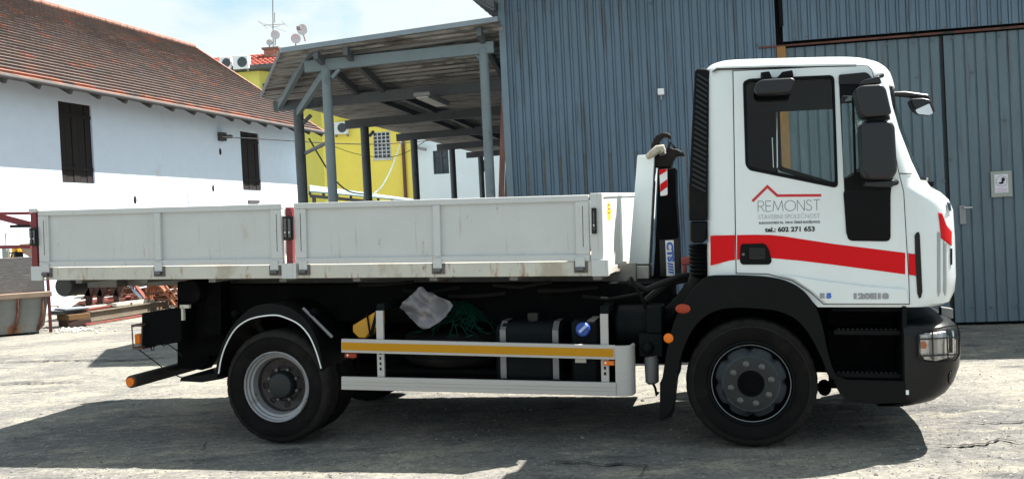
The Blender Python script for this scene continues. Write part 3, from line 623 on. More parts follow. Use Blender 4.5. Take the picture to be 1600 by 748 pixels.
# tiled roof: rows of stepped tiles
m_tile = D.materials.new('weathered_roof_tiles'); m_tile.use_nodes = True
def tile_mat():
    n = m_tile.node_tree; b = n.nodes['Principled BSDF']; k = n.links.new; b.inputs['Roughness'].default_value = .85
    uv = n.nodes.new('ShaderNodeTexCoord')
    sp = n.nodes.new('ShaderNodeSeparateXYZ'); k(uv.outputs['UV'], sp.inputs[0])
    def cell(mul, src, off=0):
        a = n.nodes.new('ShaderNodeMath'); a.operation = 'MULTIPLY_ADD'; a.inputs[1].default_value = mul; a.inputs[2].default_value = off; k(src, a.inputs[0]); f = n.nodes.new('ShaderNodeMath'); f.operation = 'FLOOR'; k(a.outputs[0], f.inputs[0]); return f.outputs[0]
    cb = n.nodes.new('ShaderNodeCombineXYZ'); k(cell(1 / .40, sp.outputs[0]), cb.inputs[0]); k(cell(1 / .22, sp.outputs[1]), cb.inputs[1])
    wn = n.nodes.new('ShaderNodeTexWhiteNoise'); k(cb.outputs[0], wn.inputs['Vector'])
    r = n.nodes.new('ShaderNodeValToRGB'); e = r.color_ramp.elements
    e[0].position = 0; e[0].color = (.115, .095, .090, 1); e[1].position = 1; e[1].color = (.27, .10, .065, 1)
    for p_, c_ in ((.30, (.132, .100, .091, 1)), (.85, (.148, .105, .092, 1)), (.95, (.18, .110, .088, 1))):
        q = e.new(p_); q.color = c_
    k(wn.outputs['Value'], r.inputs['Fac'])
    ns = n.nodes.new('ShaderNodeTexNoise'); ns.inputs['Scale'].default_value = .5; ns.inputs['Detail'].default_value = 6; k(uv.outputs['UV'], ns.inputs['Vector'])
    mr = n.nodes.new('ShaderNodeMapRange'); mr.inputs['From Min'].default_value = .3; mr.inputs['From Max'].default_value = .7; mr.inputs['To Min'].default_value = .88; mr.inputs['To Max'].default_value = 1.12; k(ns.outputs['Fac'], mr.inputs['Value'])
    x = n.nodes.new('ShaderNodeMix'); x.data_type = 'RGBA'; x.blend_type = 'MULTIPLY'; x.inputs[0].default_value = 1; k(r.outputs['Color'], x.inputs[6]); k(mr.outputs[0], x.inputs[7])
    # newer orange tiles in the lowest course and beside the verge
    lt = n.nodes.new('ShaderNodeMath'); lt.operation = 'LESS_THAN'; lt.inputs[1].default_value = .50; k(sp.outputs[1], lt.inputs[0])
    w2_ = n.nodes.new('ShaderNodeMath'); w2_.operation = 'GREATER_THAN'; w2_.inputs[1].default_value = .35; k(wn.outputs['Value'], w2_.inputs[0])
    mm = n.nodes.new('ShaderNodeMath'); mm.operation = 'MULTIPLY'; k(lt.outputs[0], mm.inputs[0]); k(w2_.outputs[0], mm.inputs[1])
    y = n.nodes.new('ShaderNodeMix'); y.data_type = 'RGBA'; k(mm.outputs[0], y.inputs[0]); k(x.outputs[2], y.inputs[6]); y.inputs[7].default_value = (.27, .12, .082, 1)
    k(y.outputs[2], b.inputs['Base Color'])
tile_mat()
OV = .86
def barn_roof(side):
    bm = bmesh.new(); uvl = bm.loops.layers.uv.new('uv')
    ye = -OV; slope = (HR - HE) / half; zs = HE - slope * OV * .55
    L_ = math.hypot(half + OV, HR - zs); nrow = int(L_ / .22); row = L_ / nrow
    dy = (half + OV) / L_; dz = (HR - zs) / L_
    X1 = LB + .15; x0 = X0b - .3; nc = int((X1 - x0) / .2)
    for r_ in range(nrow):
        s0 = r_ * row; s1 = s0 + row * 1.04
        for c in range(nc):
            xa = x0 + (X1 - x0) * c / nc; xb = x0 + (X1 - x0) * (c + 1) / nc; g = (xb - xa) * .01
            jl = random.uniform(-.002, .003); js = random.uniform(-.003, .003)
            def pt(x, s, up):
                y = ye + dy * s - dz * up; z = zs + dz * s + dy * up
                if side: y = 2 * half - y
                return (x, y, z)
            v = [bm.verts.new(pt(xa + g, s0 + js, .078 + jl)), bm.verts.new(pt(xb - g, s0 + js, .078 + jl)), bm.verts.new(pt(xb - g, s1, .012)), bm.verts.new(pt(xa + g, s1, .012)),
                 bm.verts.new(pt(xa + g, s0 + js, .015 + jl)), bm.verts.new(pt(xb - g, s0 + js, .015 + jl))]
            for f_ in ((v[0], v[1], v[2], v[3]), (v[4], v[5], v[1], v[0])):
                f = bm.faces.new(f_)
                for l in f.loops: l[uvl].uv = ((xa + xb) / 2 , s0 + .11)
    me = D.meshes.new('roof'); bmesh.ops.recalc_face_normals(bm, faces=[]); bm.to_mesh(me); bm.free(); me.materials.append(m_tile)
    o = D.objects.new('roof', me); COL.objects.link(o); o.parent = barn
    # boards under the tiles
    mb = MB(); yy = [ye, half]; zz = [zs, HR]
    if side: yy = [2 * half - ye, half]
    mb.add([(x0, yy[0], zz[0]), (X1, yy[0], zz[0]), (X1, yy[1], zz[1]), (x0, yy[1], zz[1]), (x0, yy[0], zz[0] - .05), (X1, yy[0], zz[0] - .05), (X1, yy[1], zz[1] - .05), (x0, yy[1], zz[1] - .05)],
           [(0, 3, 2, 1), (4, 5, 6, 7), (0, 1, 5, 4), (1, 2, 6, 5), (2, 3, 7, 6), (3, 0, 4, 7)])
    if not side:
        x = x0 + .5
        while x < X1:
            mb.beam((x, -OV + .03, zs - .10), (x, .2, zs - .10 + (.2 + OV) * slope * .8), .10, .12); x += 1.05
    mb.build('roof_boards', m_fascia, o)
    if not side:
        g = MB(); g.tube([(x0, -OV - .06, zs + .0), (X1, -OV - .06, zs + .0)], .055, 10); g.build('gutter', m_fascia, barn)
    return o
ro = barn_roof(0); barn_roof(1)
mb = MB(); x = X0b - .3
while x < LB - .2:
    mb.cyl((x, half, HR + .02), (x + .42, half, HR + .035), .13, 10, .115); x += .38
mb.build('ridge_tiles', mat('ridge_tile_orange', (0.24, 0.12, 0.09), .85, var=.5, scale=3), ro)
mb = MB()
slope = (HR - HE) / half; zs_ = HE - slope * OV * .55
mb.beam((LB + .13, -OV, zs_ + .05), (LB + .13, half, HR + .05), .16, .07)
mb.build('verge_tiles', MATS['ridge_tile_orange'], ro)
p = bp(344, 214); mb = MB(); mb.box(p.x - .15, p.x + .15, -.16, 0, p.z - .14, p.z + .14); mb.cyl((p.x, -.16, p.z), (p.x, -.45, p.z - .02), .06); q = mb.build('cable_bracket', m_fascia, barn)
for (a1, b1) in ((163, 237), (211, 312), (333, 294)):
    p = bp(a1 + (0 if a1 != 163 else 181), b1); MB().ball((p.x, -.005, p.z), .07, .02, .12, 8).build('wall_hole', m_brown, barn)
p = bp(396, 315); MB().box(p.x - .35, p.x + .35, -.05, 0, p.z - .05, p.z + .05).build('wall_bracket', m_fascia, barn)
pw = bp(345, 214); pts = []
for k in range(13):
    t = k / 12; a = Vector((pw.x, -.45, pw.z)); b = BF.loc(at(645, 226, 40)); v = a.lerp(b, t); v.z -= .5 * math.sin(math.pi * t); pts.append(v)

# ================================================================== FAR BUILDINGS
YF = Frame((at(636, 300, 48).x, 48, 0), R(-8.0))
def yp(px, py, yl=0): return YF.pix(px, py, yl)
yh = empty('yellow_house', YF, 'tall yellow rendered house with red tiled roof behind the shelter', 'house')
xl = yp(345, 110).x; zt = (yp(370, 110, -3.1).z + yp(434, 105, -3.1).z) / 2; xc = yp(505, 240).x
mb = MB(); gw = [yp(*c) for c in ((583, 208), (609, 208), (611, 246), (585, 246))]
wa, wb, wc, wd = gw[0].x, gw[1].x, gw[2].z, gw[0].z
mb.prism([(xc, -.3), (0, -.3), (0, zt), (xc, zt)], 0, .4, [[(wa, wc), (wb, wc), (wb, wd), (wa, wd)]]); mb.build('wall', m_yelw, yh, smooth=False)
mb = MB(); mb.zprism([(xc, 0), (xc, 9), (xl - 3, 9), (xl - 3, -2.6), (xc - 2.2, -2.6)], -.3, zt - .02); mb.build('wing_wall', mat('sunlit_yellow_render', (0.74, 0.68, 0.16), .9, var=.04), yh, smooth=False)  # yellow set apart from the main wall to stand for the sunlit facet
mb = MB(); mb.box(-.4, .41, -.002, 9, -.3, zt); mb.box(xc, -.4, 8.6, 9, -.3, zt); mb.build('side_wall', m_yelw, yh, smooth=False)
wn = MB(); wn.box(wa, wb, .12, .16, wc, wd); wo = wn.build('window', m_wing, yh)
g = MB()
for k in range(5): x = wa + (wb - wa) * k / 4; g.box(x - .022, x + .022, -.03, 0.01, wc - .02, wd + .02)
for k in range(8): z = wc + (wd - wc) * k / 7; g.box(wa, wb, -.045, -.03, z - .02, z + .02)
g.build('grille', m_winf, wo)
g = MB(); g.box(wa - .06, wb + .06, -.08, .0, wc - .12, wc - .03); g.build('sill', m_winf, wo)
pw_ = yp(400, 165, -2.6)
ww1 = yp(373 + 15, 125, -2.6)
g = MB(); a_ = yp(411, 131, -2.6); b_ = yp(418, 144, -2.6); g.box(a_.x, b_.x + .25, -2.68, -2.62, b_.z, a_.z); g.build('window', m_wing, yh)
MB().cyl((-.06, -.1, -.3), (-.06, -.1, zt), .09).build('downpipe', mat('brown_pipe', (0.13, 0.05, 0.03), .5), yh)
mb = MB(); mb.hexa([(xl - 3.4, -3.2, zt - .02), (.4, -3.2, zt - .02), (.4, -3.1, zt + .22), (xl - 3.4, -3.1, zt + .22)], [(xl - 3.4, -2.9, zt - .02), (.4, -2.9, zt - .02), (.4, -2.9, zt + .2), (xl - 3.4, -2.9, zt + .2)])
mb.hexa([(xl - 3.4, -3.1, zt - .01), (.4, -3.1, zt - .01), (.4, 0, zt - .01), (xl - 3.4, 0, zt - .01)], [(xl - 3.4, -3.1, zt + .1), (.4, -3.1, zt + .1), (.4, 0, zt + .1), (xl - 3.4, 0, zt + .1)])
mb.build('eave', m_fascia, yh)
mb = MB()
for r_ in range(7):
    y0 = -3.1 + r_ * .36; z0 = zt + .12 + r_ * .15
    y1 = y0 + .4; z1 = z0 + .16
    x = xl - 3.4
    while x < .4:
        mb.add([(x, y0, z0 + .07), (x + .13, y0, z0 + .12), (x + .26, y0, z0 + .07), (x, y1, z1 + .02), (x + .13, y1, z1 + .06), (x + .26, y1, z1 + .02), (x, y0, z0), (x + .13, y0, z0 + .03), (x + .26, y0, z0)], [(0, 1, 4, 3), (1, 2, 5, 4), (6, 7, 1, 0), (7, 8, 2, 1)])
        x += .26
mb.build('roof', m_redtile, yh, recalc=False, smooth=False)
MB().hexa([(xl - 3.4, -.58, zt + 1.1), (.4, -.58, zt + 1.1), (.4, 9.2, zt + .1), (xl - 3.4, 9.2, zt + .1)], [(xl - 3.4, -.58, zt + 1.16), (.4, -.58, zt + 1.16), (.4, 9.2, zt + .2), (xl - 3.4, 9.2, zt + .2)]).build('back_roof', m_redtile, yh)
ca = yp(412, 78, -1.4); cb_ = yp(435, 106, -1.4)
ch = MB(); ch.box(ca.x, cb_.x, -1.4, -.6, cb_.z - .1, ca.z); cho = ch.build('chimney', m_brick, yh)
MB().box(ca.x - .08, cb_.x + .08, -1.48, -.52, ca.z, ca.z + .1).build('chimney_cap', m_steelg, cho)
# air conditioners
def acunit(px0, py0, px1, py1, yl, lab, fr):
    a = fr.pix(px0, py0, yl); b = fr.pix(px1, py1, yl); W_ = b.x - a.x; H_ = a.z - b.z
    o = empty('air_conditioner', fr.org + fr.rot @ Vector((a.x, yl, b.z)), lab, 'air conditioner', 'air conditioners on the yellow house', yaw=fr.yaw)
    MB().box(0, W_, 0, .35, 0, H_).build('casing', m_white, o, bevel=.02)
    g = MB(); g.lathe([(H_ * .38, -.02), (H_ * .38, -.004), (H_ * .02, -.004)], (W_ * .62, 0, H_ / 2), 20); g.build('fan_grille', m_darkb, o)
    g = MB(); g.box(.03, .08, .02, .30, -.12, -.001); g.box(W_ - .08, W_ - .03, .02, .30, -.12, -.001); g.build('feet', m_metal, o)
acunit(342, 90, 361, 107, -3.25, 'roof edge air conditioner on yellow house, the left of two', YF)
acunit(363, 88, 388, 107, -3.3, 'roof edge air conditioner on yellow house, nearer the chimney', YF)
acunit(521, 191, 543, 209, -.38, 'white air conditioner fixed on the yellow wall under the shelter roof', YF)
# antennas
def at_y(px, py, yl=-1.0): return YF.org + YF.rot @ YF.pix(px, py, yl)
b0 = at_y(427, 77); t0 = at_y(426, -12)
an = empty('television_aerial', b0, 'tall thin aerial mast with crossbars on the yellow house chimney', 'aerial')
MB().cyl((0, 0, 0), t0 - b0, .028, 8).build('mast', m_metal, an)
mb = MB()
for (x0, y0, x1, y1, r_) in ((403, 34, 447, 50, .008), (411, 40, 445, 38, .016), (440, 33, 449, 42, .01), (429, 20, 429, 36, .02), (424, 43, 438, 41, .01), (403, 33, 418, 45, .01)): mb.cyl(at_y(x0, y0) - b0, at_y(x1, y1) - b0, r_, 6)
mb.build('crossbars', m_metal, an)
def dish(px, py, r_, lab, back=False):
    c = at_y(px, py); o = empty('satellite_dish', c, lab, 'satellite dish', 'satellite dishes above the yellow house', yaw=YF.yaw + (.5 if not back else 0))
    mb = MB(); mb.lathe([(r_ * k / 6, -.25 * r_ * (k / 6) ** 2) for k in range(1, 7)] + [(r_ * k / 6, -.25 * r_ * (k / 6) ** 2 + .03) for k in range(6, 0, -1)], (0, 0, 0), 24); mb.build('reflector', m_dish, o)
    MB().beam((0, 0, -r_ * .5), (0, .3, -r_ - .25), .05, .05).build('bracket', m_metal, o)
    if back: MB().box(-r_ * .55, r_ * .2, -.5, -.3, -r_ * .3, r_ * .35).build('receiver', m_metal, o, bevel=.02)
dish(430, 55, .23, 'grey satellite dish on the aerial mast above the chimney')
dish(462, 61, .25, 'pale round dish low above the shelter roof corner')
dish(473, 47, .28, 'dish with square grey receiver, the rightmost above the shelter', True)
dish(421, 67, .16, 'small dish sitting on the chimney top')
# white building
VF = Frame((at(638, 300, 48.2).x, 48.2, 0), R(-8.0))
wb_ = empty('white_building', VF, 'plain white building with dark windows beyond the shelter posts', 'building')
def vp(px, py): return VF.pix(px, py, 0)
op = []
for q in (((676, 236), (702, 271)), ((753, 250), (766, 268))):
    a = vp(*q[0]); b = vp(*q[1]); op.append((a.x, b.x, b.z, a.z))
op.append((op[1][1] + 2.5, op[1][1] + 3.6, op[1][2], op[1][3]))
mb = MB(); mb.prism([(0, -.3), (14, -.3), (14, 8.3), (0, 8.3)], 0, .4, [[(a, c), (b, c), (b, d), (a, d)] for a, b, c, d in op]); mb.build('wall', m_whw, wb_, smooth=False)
MB().box(-.2, 14.2, -.4, 8, 8.3, 8.7).build('roof', m_redtile, wb_)
for a, b, c, d in op:
    o = MB().box(a, b, .12, .16, c, d).build('window', m_wing, wb_)
    mb = MB(); mb.box(a - .02, a + .06, .04, .11, c, d); mb.box(b - .06, b + .02, .04, .11, c, d); mb.box((a + b) / 2 - .05, (a + b) / 2 + .05, .04, .11, c, d); mb.box(a, b, .05, .10, c + (d - c) * .70, c + (d - c) * .76); mb.box(a, b, .04, .12, c - .04, c + .04); mb.box(a, b, .04, .12, d - .04, d + .04); mb.build('frame', m_darkb, o)
a = vp(655, 232); c = VF.org + VF.rot @ Vector((a.x, 0, a.z)); o = empty('security_camera', c, 'grey security camera on the white building wall', 'security camera', yaw=VF.yaw)
MB().beam((0, 0, 0), (.25, -.3, -.05), .06, .06).build('arm', m_metal, o); MB().beam((-.15, -.35, .05), (.45, -.4, -.12), .16, .16).build('body', m_metal, o)
# low pale blue canopy behind
cf = [at(484, 291, 40), at(560, 299, 40), at(650, 311, 36), at(483, 302, 34)]
cr_ = empty('low_canopy', (at(560, 300, 37).x, 37, 0), 'low lean-to with pale blue sheet roof behind the truck bed', 'canopy')
o0 = Vector((at(560, 300, 37).x, 37, 0))
def cw(px, py, Y): return at(px, py, Y) - o0
p1, p2, p3, p4 = cw(484, 289, 40.5), cw(655, 312, 40.5), cw(655, 314, 36), cw(484, 298, 36)
mb = MB(); mb.hexa([p4 - Vector((0, 0, .05)), p3 - Vector((0, 0, .05)), p2 - Vector((0, 0, .05)), p1 - Vector((0, 0, .05))], [p4, p3, p2, p1]); mb.build('roof_sheet', m_lblue, cr_)
mb = MB()
for k in range(9):
    t = k / 8; a = p4.lerp(p3, t); b = p1.lerp(p2, t); mb.beam(a - Vector((0, 0, .12)), b - Vector((0, 0, .12)), .1, .1)
mb.beam(p4 - Vector((0, 0, .2)), p3 - Vector((0, 0, .2)), .1, .12); mb.build('rafters', m_fascia, cr_)
for t in (0.03, .5, .97):
    a = p4.lerp(p3, t); MB().beam((a.x, a.y + .1, 0), (a.x, a.y + .1, a.z - .2), .12, .12).build('post', m_fascia, cr_)
# hanging cables
def cable(pts, r_, m_, name, lab):
    P_ = [at(*q) for q in pts]; base = P_[0].copy()
    # smooth
    out_ = []
    for i in range(len(P_) - 1):
        a = P_[max(i - 1, 0)]; b = P_[i]; c = P_[i + 1]; d = P_[min(i + 2, len(P_) - 1)]
        for k in range(6):
            t = k / 6; out_.append(.5 * ((2 * b) + (c - a) * t + (2 * a - 5 * b + 4 * c - d) * t * t + (3 * b - a - 3 * c + d) * t ** 3))
    out_.append(P_[-1]); mb = MB(); mb.tube([v - base for v in out_], r_, 6); o = mb.build(name, m_); o.location = base; tag(o, lab, 'cable')
cable([(627, 220, 36), (612, 262, 37), (597, 290, 38), (583, 303, 38), (572, 306, 38)], .03, m_wcable, 'hanging_cable', 'white cable sagging across the yellow house wall')
cable([(483, 217, 30), (510, 262, 32), (528, 286, 34), (548, 300, 36), (575, 304, 38)], .03, m_cable, 'hanging_cable', 'black cable sloping down behind the front shelter post')
cable([(347, 214, 30), (420, 218, 31), (520, 224, 33), (600, 225, 34), (690, 218, 36)], .018, m_cable, 'overhead_wire', 'thin straight wire from the barn bracket under the shelter roof')
cable([(520, 228, 33), (555, 240, 33), (600, 246, 33), (635, 238, 33), (680, 210, 33)], .012, m_cable, 'overhead_wire', 'thin sagging wire crossing in front of the grilled window')
# ================================================================== TRUCK
O_T = gp(1172, 698)
TF = Frame(O_T, R(-13.9), 0.028)      # truck body frame (nose slightly down)
GF = Frame(O_T, R(-13.9), 0.0)        # level frame for wheels
truck = empty('truck', TF, 'white flat-nosed hook lift truck with red stripe, parked in front of the warehouse', 'truck')
T = TF.P
CW = 2.16
SIL = [(.965, 1.30), (.985, 1.345), (1.05, 1.375), (1.15, 1.385), (1.41, 1.382), (1.60, 1.372), (1.67, 1.345), (1.72, 1.295), (1.755, 1.235), (1.80, 1.205), (1.93, 1.15), (2.15, 1.075), (2.31, 1.035), (2.45, 1.015), (2.52, 1.0), (2.565, .985), (2.60, .962), (2.63, .93), (2.655, .88), (2.67, .80)]
def sil(z):
    for i in range(len(SIL) - 1):
        if z <= SIL[i + 1][0]:
            a, b = SIL[i], SIL[i + 1]; t = (z - a[0]) / (b[0] - a[0]); return a[1] + (b[1] - a[1]) * max(0, t)
    return SIL[-1][1]
def inset_of(z):
    tb = [(2.555, 0), (2.585, .008), (2.61, .025), (2.635, .055), (2.655, .10), (2.67, .18)]
    if z <= tb[0][0]: return 0
    for i in range(len(tb) - 1):
        if z <= tb[i + 1][0]:
            a, b = tb[i], tb[i + 1]; t = (z - a[0]) / (b[0] - a[0]); return a[1] + (b[1] - a[1]) * t
    return tb[-1][1]
XR = -.27
def plan(z, extra=0.0, n=14, front_only=False):
    """half outline from the rear centre round the near side to the front centre"""
    d = inset_of(z) + extra; xf = sil(z) - extra; xr = XR + d
    rx, ry = .30, .42; pts = []
    if not front_only:
        pts += [(xr, CW / 2), (xr, CW / 4), (xr, .12 + d)]
        for k in range(1, 5):
            a = math.pi / 2 * k / 4; pts.append((xr + .12 * (1 - math.cos(a)), .12 + d - .12 * math.sin(a)))
        for k in range(1, 12): pts.append((xr + .12 + (xf - rx - xr - .12) * k / 12, d))
    for k in range(n + 1):
        a = math.pi / 2 * k / n
        pts.append((xf - rx + rx * math.sin(a) ** .82, d + ry * (1 - math.cos(a) ** .82)))
    for k in range(1, 6):
        t = k / 5; y = d + ry + (CW / 2 - d - ry) * t; pts.append((xf + .05 * (1 - (1 - t) ** 2), y))
    return pts
def shell_rows(zs, extra=0.0, front_only=False, tilt=True):
    rows_ = []
    for z in zs:
        h = plan(z, extra, front_only=front_only); full = [(x, y) for x, y in h] + [(x, CW - y) for x, y in h[::-1][1:]]
        if not front_only: full = full[:-1]
        rows_.append([Vector((x, y, z + (-.035 * (x - .45) * max(0, min(1, (z - 2.3) / .3)) if tilt else 0))) for x, y in full])
    return rows_
zs = [.965, .985, 1.05, 1.15, 1.28, 1.41, 1.60, 1.64, 1.67, 1.695, 1.72, 1.755, 1.79, 1.80, 1.93, 2.04, 2.15, 2.31, 2.38, 2.45, 2.52, 2.565, 2.585, 2.60, 2.615, 2.63, 2.645, 2.655, 2.664, 2.67]
rws = shell_rows(zs)
bm = bmesh.new(); vr = [[bm.verts.new(v) for v in r_] for r_ in rws]; nP = len(vr[0])
for j in range(len(vr) - 1):
    for i in range(nP):
        q = (vr[j][i], vr[j][(i + 1) % nP], vr[j + 1][(i + 1) % nP], vr[j + 1][i]); c = sum((v.co for v in q), Vector()) / 4
        if 1.80 < c.z < 2.47 and c.x > sil(c.z) - .30 and c.y > .115 and c.y < CW - .115: continue     # windscreen opening
        bm.faces.new(q)
top = bm.faces.new(vr[-1]); bmesh.ops.recalc_face_normals(bm, faces=bm.faces[:])
if top.normal.z < 0: bmesh.ops.reverse_faces(bm, faces=bm.faces[:])
me = D.meshes.new('cab_body'); bm.to_mesh(me)
bvh = BVHTree.FromBMesh(bm); bm.free()
me.polygons.foreach_set('use_smooth', [True] * len(me.polygons))
cab = D.objects.new('cab_body', me); COL.objects.link(cab); me.materials.append(m_cab)
WIN = rounded(T([(1161, 129), (1170, 124), (1303, 118), (1309, 294), (1171, 266), (1165, 258)]), .035)
QW = rounded(T([(1310, 118), (1356, 116), (1362, 122), (1380, 178), (1391, 235), (1396, 272), (1391, 300), (1391, 377), (1324, 376), (1319, 300)]), .035)
QV = rounded(T([(1314, 150), (1350, 150), (1356, 160), (1376, 256), (1350, 262), (1318, 281)]), .02)
FAR = rounded(TF.P([(1216, 165), (1345, 159), (1352, 170), (1352, 250), (1340, 268), (1306, 288), (1218, 262)], CW), .04)
ARCH = T([(1080, 434), (1195, 434), (1234, 445), (1262, 462), (1280, 482), (1296, 520), (1080, 520)])
def cutter(poly, y0, y1):
    o = MB().prism(poly, y0, y1).build('cut', None, smooth=False); return o
cuts = [cutter(WIN, -.1, .3), cutter(QV, -.1, .3), cutter(FAR, CW - .3, CW + .1), cutter(ARCH, -.1, CW + .1)]
sm = cab.modifiers.new('s', 'SOLIDIFY'); sm.thickness = .03; sm.offset = -1
for i, c in enumerate(cuts):
    b = cab.modifiers.new('b%d' % i, 'BOOLEAN'); b.operation = 'DIFFERENCE'; b.object = c; b.solver = 'EXACT'
dg = bpy.context.evaluated_depsgraph_get(); nm = D.meshes.new_from_object(cab.evaluated_get(dg))
cab.modifiers.clear(); cab.data = nm; nm.name = 'cab_body'
for c in cuts: D.objects.remove(c)
nm.transform(TF.T.to_4x4()); nm.set_sharp_from_angle(angle=R(32)); cab.parent = truck
if not nm.materials: nm.materials.append(m_cab)
elif nm.materials[0] is None: nm.materials[0] = m_cab
def plate(poly, y0, y1, name, m_, holes=(), bevel=0.0, parent=None, label=None):
    o = MB(TF).prism(poly, y0, y1, holes).build(name, m_, parent or truck, bevel=bevel)
    if label: o['label'] = label
    return o
# door
DOOR = T([(1146, 112), (1340, 103), (1355, 104), (1361, 110), (1366, 127), (1381, 170), (1394, 220), (1403, 268), (1411, 300), (1415, 372), (1419, 436), (1420, 474), (1287, 474), (1266, 455), (1238, 437), (1200, 427), (1151, 426)])
plate(inset(DOOR, -.006), -.003, .010, 'door_seal', m_black, [inset(WIN, -.001), inset(QV, -.001)])
door = plate(DOOR, -.010, -.0032, 'door', m_cab, [inset(WIN, -.002), inset(QV, -.002)], bevel=.004)
plate(WIN, -.016, .025, 'window_frame', m_black, [inset(rounded(T([(1166, 132), (1172, 128), (1300, 122), (1305, 287), (1173, 261), (1169, 256)]), .03), 0)], bevel=.003, parent=door)
plate(QW, -.0165, -.0105, 'quarter_frame', m_black, [QV], bevel=.003, parent=door)
plate(inset(WIN, .004), .012, .016, 'window_glass', m_glass, parent=door)
plate(inset(QV, -.002), .012, .016, 'window_glass', m_glass, parent=door)
plate(rounded(T([(1317, 297), (1389, 297), (1388, 373), (1327, 373), (1322, 366)]), .03), -.0185, -.0168, 'lower_window', m_dglass, parent=door)
plate(T([(1331, 152), (1334.5, 152), (1338, 270), (1334.5, 271)]), -.012, .01, 'window_bar', m_black, parent=door)
plate(rounded(T([(1310, 118), (1352, 114), (1358, 118), (1362, 128), (1350, 132), (1310, 133)]), .01), -.030, -.0168, 'rain_visor', m_gloss, parent=door)
# far door glass, windscreen
plate(inset(FAR, -.01), CW - .02, CW - .014, 'window_glass', m_glass)
plate(inset(FAR, -.03), CW - .032, CW - .030, 'window_frame', m_black, [inset(FAR, .012)])
ws = shell_rows([1.795, 1.93, 2.04, 2.15, 2.31, 2.38, 2.475], extra=.004, front_only=True)
mb = MB(TF); nW = len(ws[0]); vs = [v for r_ in ws for v in r_]; fs = [(j * nW + i, j * nW + i + 1, (j + 1) * nW + i + 1, (j + 1) * nW + i) for j in range(len(ws) - 1) for i in range(nW - 1) if vs[j * nW + i].y > .07 and vs[j * nW + i + 1].y < CW - .07]
mb.add([tuple(v) for v in vs], fs); bmesh.ops.delete(mb.bm, geom=[v for v in mb.bm.verts if not v.link_faces], context='VERTS'); mb.build('windscreen', m_glass, truck, solid=.005)
# cab skirts: lower door flare, roof gutter
flare = MB(TF); P_ = T([(1214, 428), (1240, 431), (1300, 440), (1360, 447), (1415, 451), (1419, 474), (1290, 474), (1268, 455), (1240, 436)])
flare.prism(P_, -.030, -.011); flare.build('door_flare', m_cab, door, bevel=.012, seg=3)
mb = MB(TF); g0 = T([(1112, 112), (1120, 107.5), (1230, 105), (1338, 103), (1338, 99), (1230, 101), (1120, 104)]); mb.prism(g0, -.012, .03); mb.build('roof_molding', m_cab, truck, bevel=.004)
mb = MB(TF); mb.prism(T([(1112, 114), (1120, 109.5), (1230, 106.8), (1338, 104.6), (1338, 103.4), (1230, 105.6), (1120, 108.3)]), -.0105, .01); mb.build('roof_seam', m_black, truck)
# ------- surface patches that follow the cab skin
def patch(poly_px, name, m_, off=.003, cut=.03, yl=0, parent=None, thick=0.002, bv=None):
    bv = bv or bvh
    b = bmesh.new(); vs = [b.verts.new((p[0] / 500, 0, p[1] / 500)) for p in poly_px]; b.faces.new(vs)
    for k in range(9):
        x = min(p[0] for p in poly_px) + (max(p[0] for p in poly_px) - min(p[0] for p in poly_px)) * (k + .5) / 9
        bmesh.ops.bisect_plane(b, geom=b.verts[:] + b.edges[:] + b.faces[:], plane_co=(x / 500, 0, 0), plane_no=(1, 0, 0))
    for k in range(9):
        y = min(p[1] for p in poly_px) + (max(p[1] for p in poly_px) - min(p[1] for p in poly_px)) * (k + .5) / 9
        bmesh.ops.bisect_plane(b, geom=b.verts[:] + b.edges[:] + b.faces[:], plane_co=(0, 0, y / 500), plane_no=(0, 0, 1))
    org = TF.inv @ (CAM - TF.org); bad = []
    for v in b.verts:
        d = (TF.inv @ ray(v.co.x * 500, v.co.z * 500)).normalized(); h, nrm, _, _ = bv.ray_cast(org, d)
        if h is None: bad.append(v); continue
        if nrm.dot(d) > 0: nrm = -nrm
        v.co = h + nrm * off
    if bad: bmesh.ops.delete(b, geom=bad, context='VERTS')
    me = D.meshes.new('t'); b.to_mesh(me); b.free(); mb = MB(TF); mb.bm.from_mesh(me); D.meshes.remove(me)
    return mb.build(name, m_, parent or truck, solid=thick, recalc=False)
# red stripe
ST_TOP = [(1110, 368), (1130, 367.5), (1151, 367), (1180, 366.5), (1205, 367), (1225, 369), (1250, 373), (1300, 380.5), (1360, 388), (1416, 395)]
ST_BOT = [(1416, 428.5), (1360, 421), (1300, 413), (1250, 407), (1205, 403), (1165, 404), (1140, 407), (1110, 415)]
def clipx(pts, a, b):
    r = []
    for i, p in enumerate(pts):
        if a <= p[0] <= b: r.append(p)
        if i + 1 < len(pts):
            q = pts[i + 1]
            for c in (a, b):
                if (p[0] - c) * (q[0] - c) < 0: t = (c - p[0]) / (q[0] - p[0]); r.append((c, p[1] + (q[1] - p[1]) * t))
    return sorted(r, key=lambda v: v[0])
def stripe(a, b, y0, y1, par): plate(T(clipx(ST_TOP, a, b) + clipx(ST_BOT, a, b)[::-1]), y0, y1, 'red_stripe', m_stripe, parent=par)
stripe(1110, 1148.5, -.0015, -.0003, truck); stripe(1151.5, 1414, -.0116, -.0101, door)
patch([(1419, 395.5), (1431, 397), (1431, 430.5), (1420, 429)], 'red_stripe', m_stripe)
patch([(1465.5, 332), (1471, 333), (1478, 352), (1486, 362), (1486, 384), (1480, 380), (1470, 372), (1468, 352)], 'red_stripe', m_stripe, .0035)
patch([(1429, 368), (1431, 364), (1435, 362), (1437, 366), (1439, 410), (1441, 455), (1439, 464), (1436, 466), (1433, 458), (1430, 410)], 'air_slot', m_gloss, .004)
patch([(1464.5, 364), (1466, 361), (1468.5, 366), (1469, 455), (1466, 463), (1464.5, 455)], 'panel_recess', mat('recess_shadow_grey', (0.30, 0.32, 0.32), .4), .003)
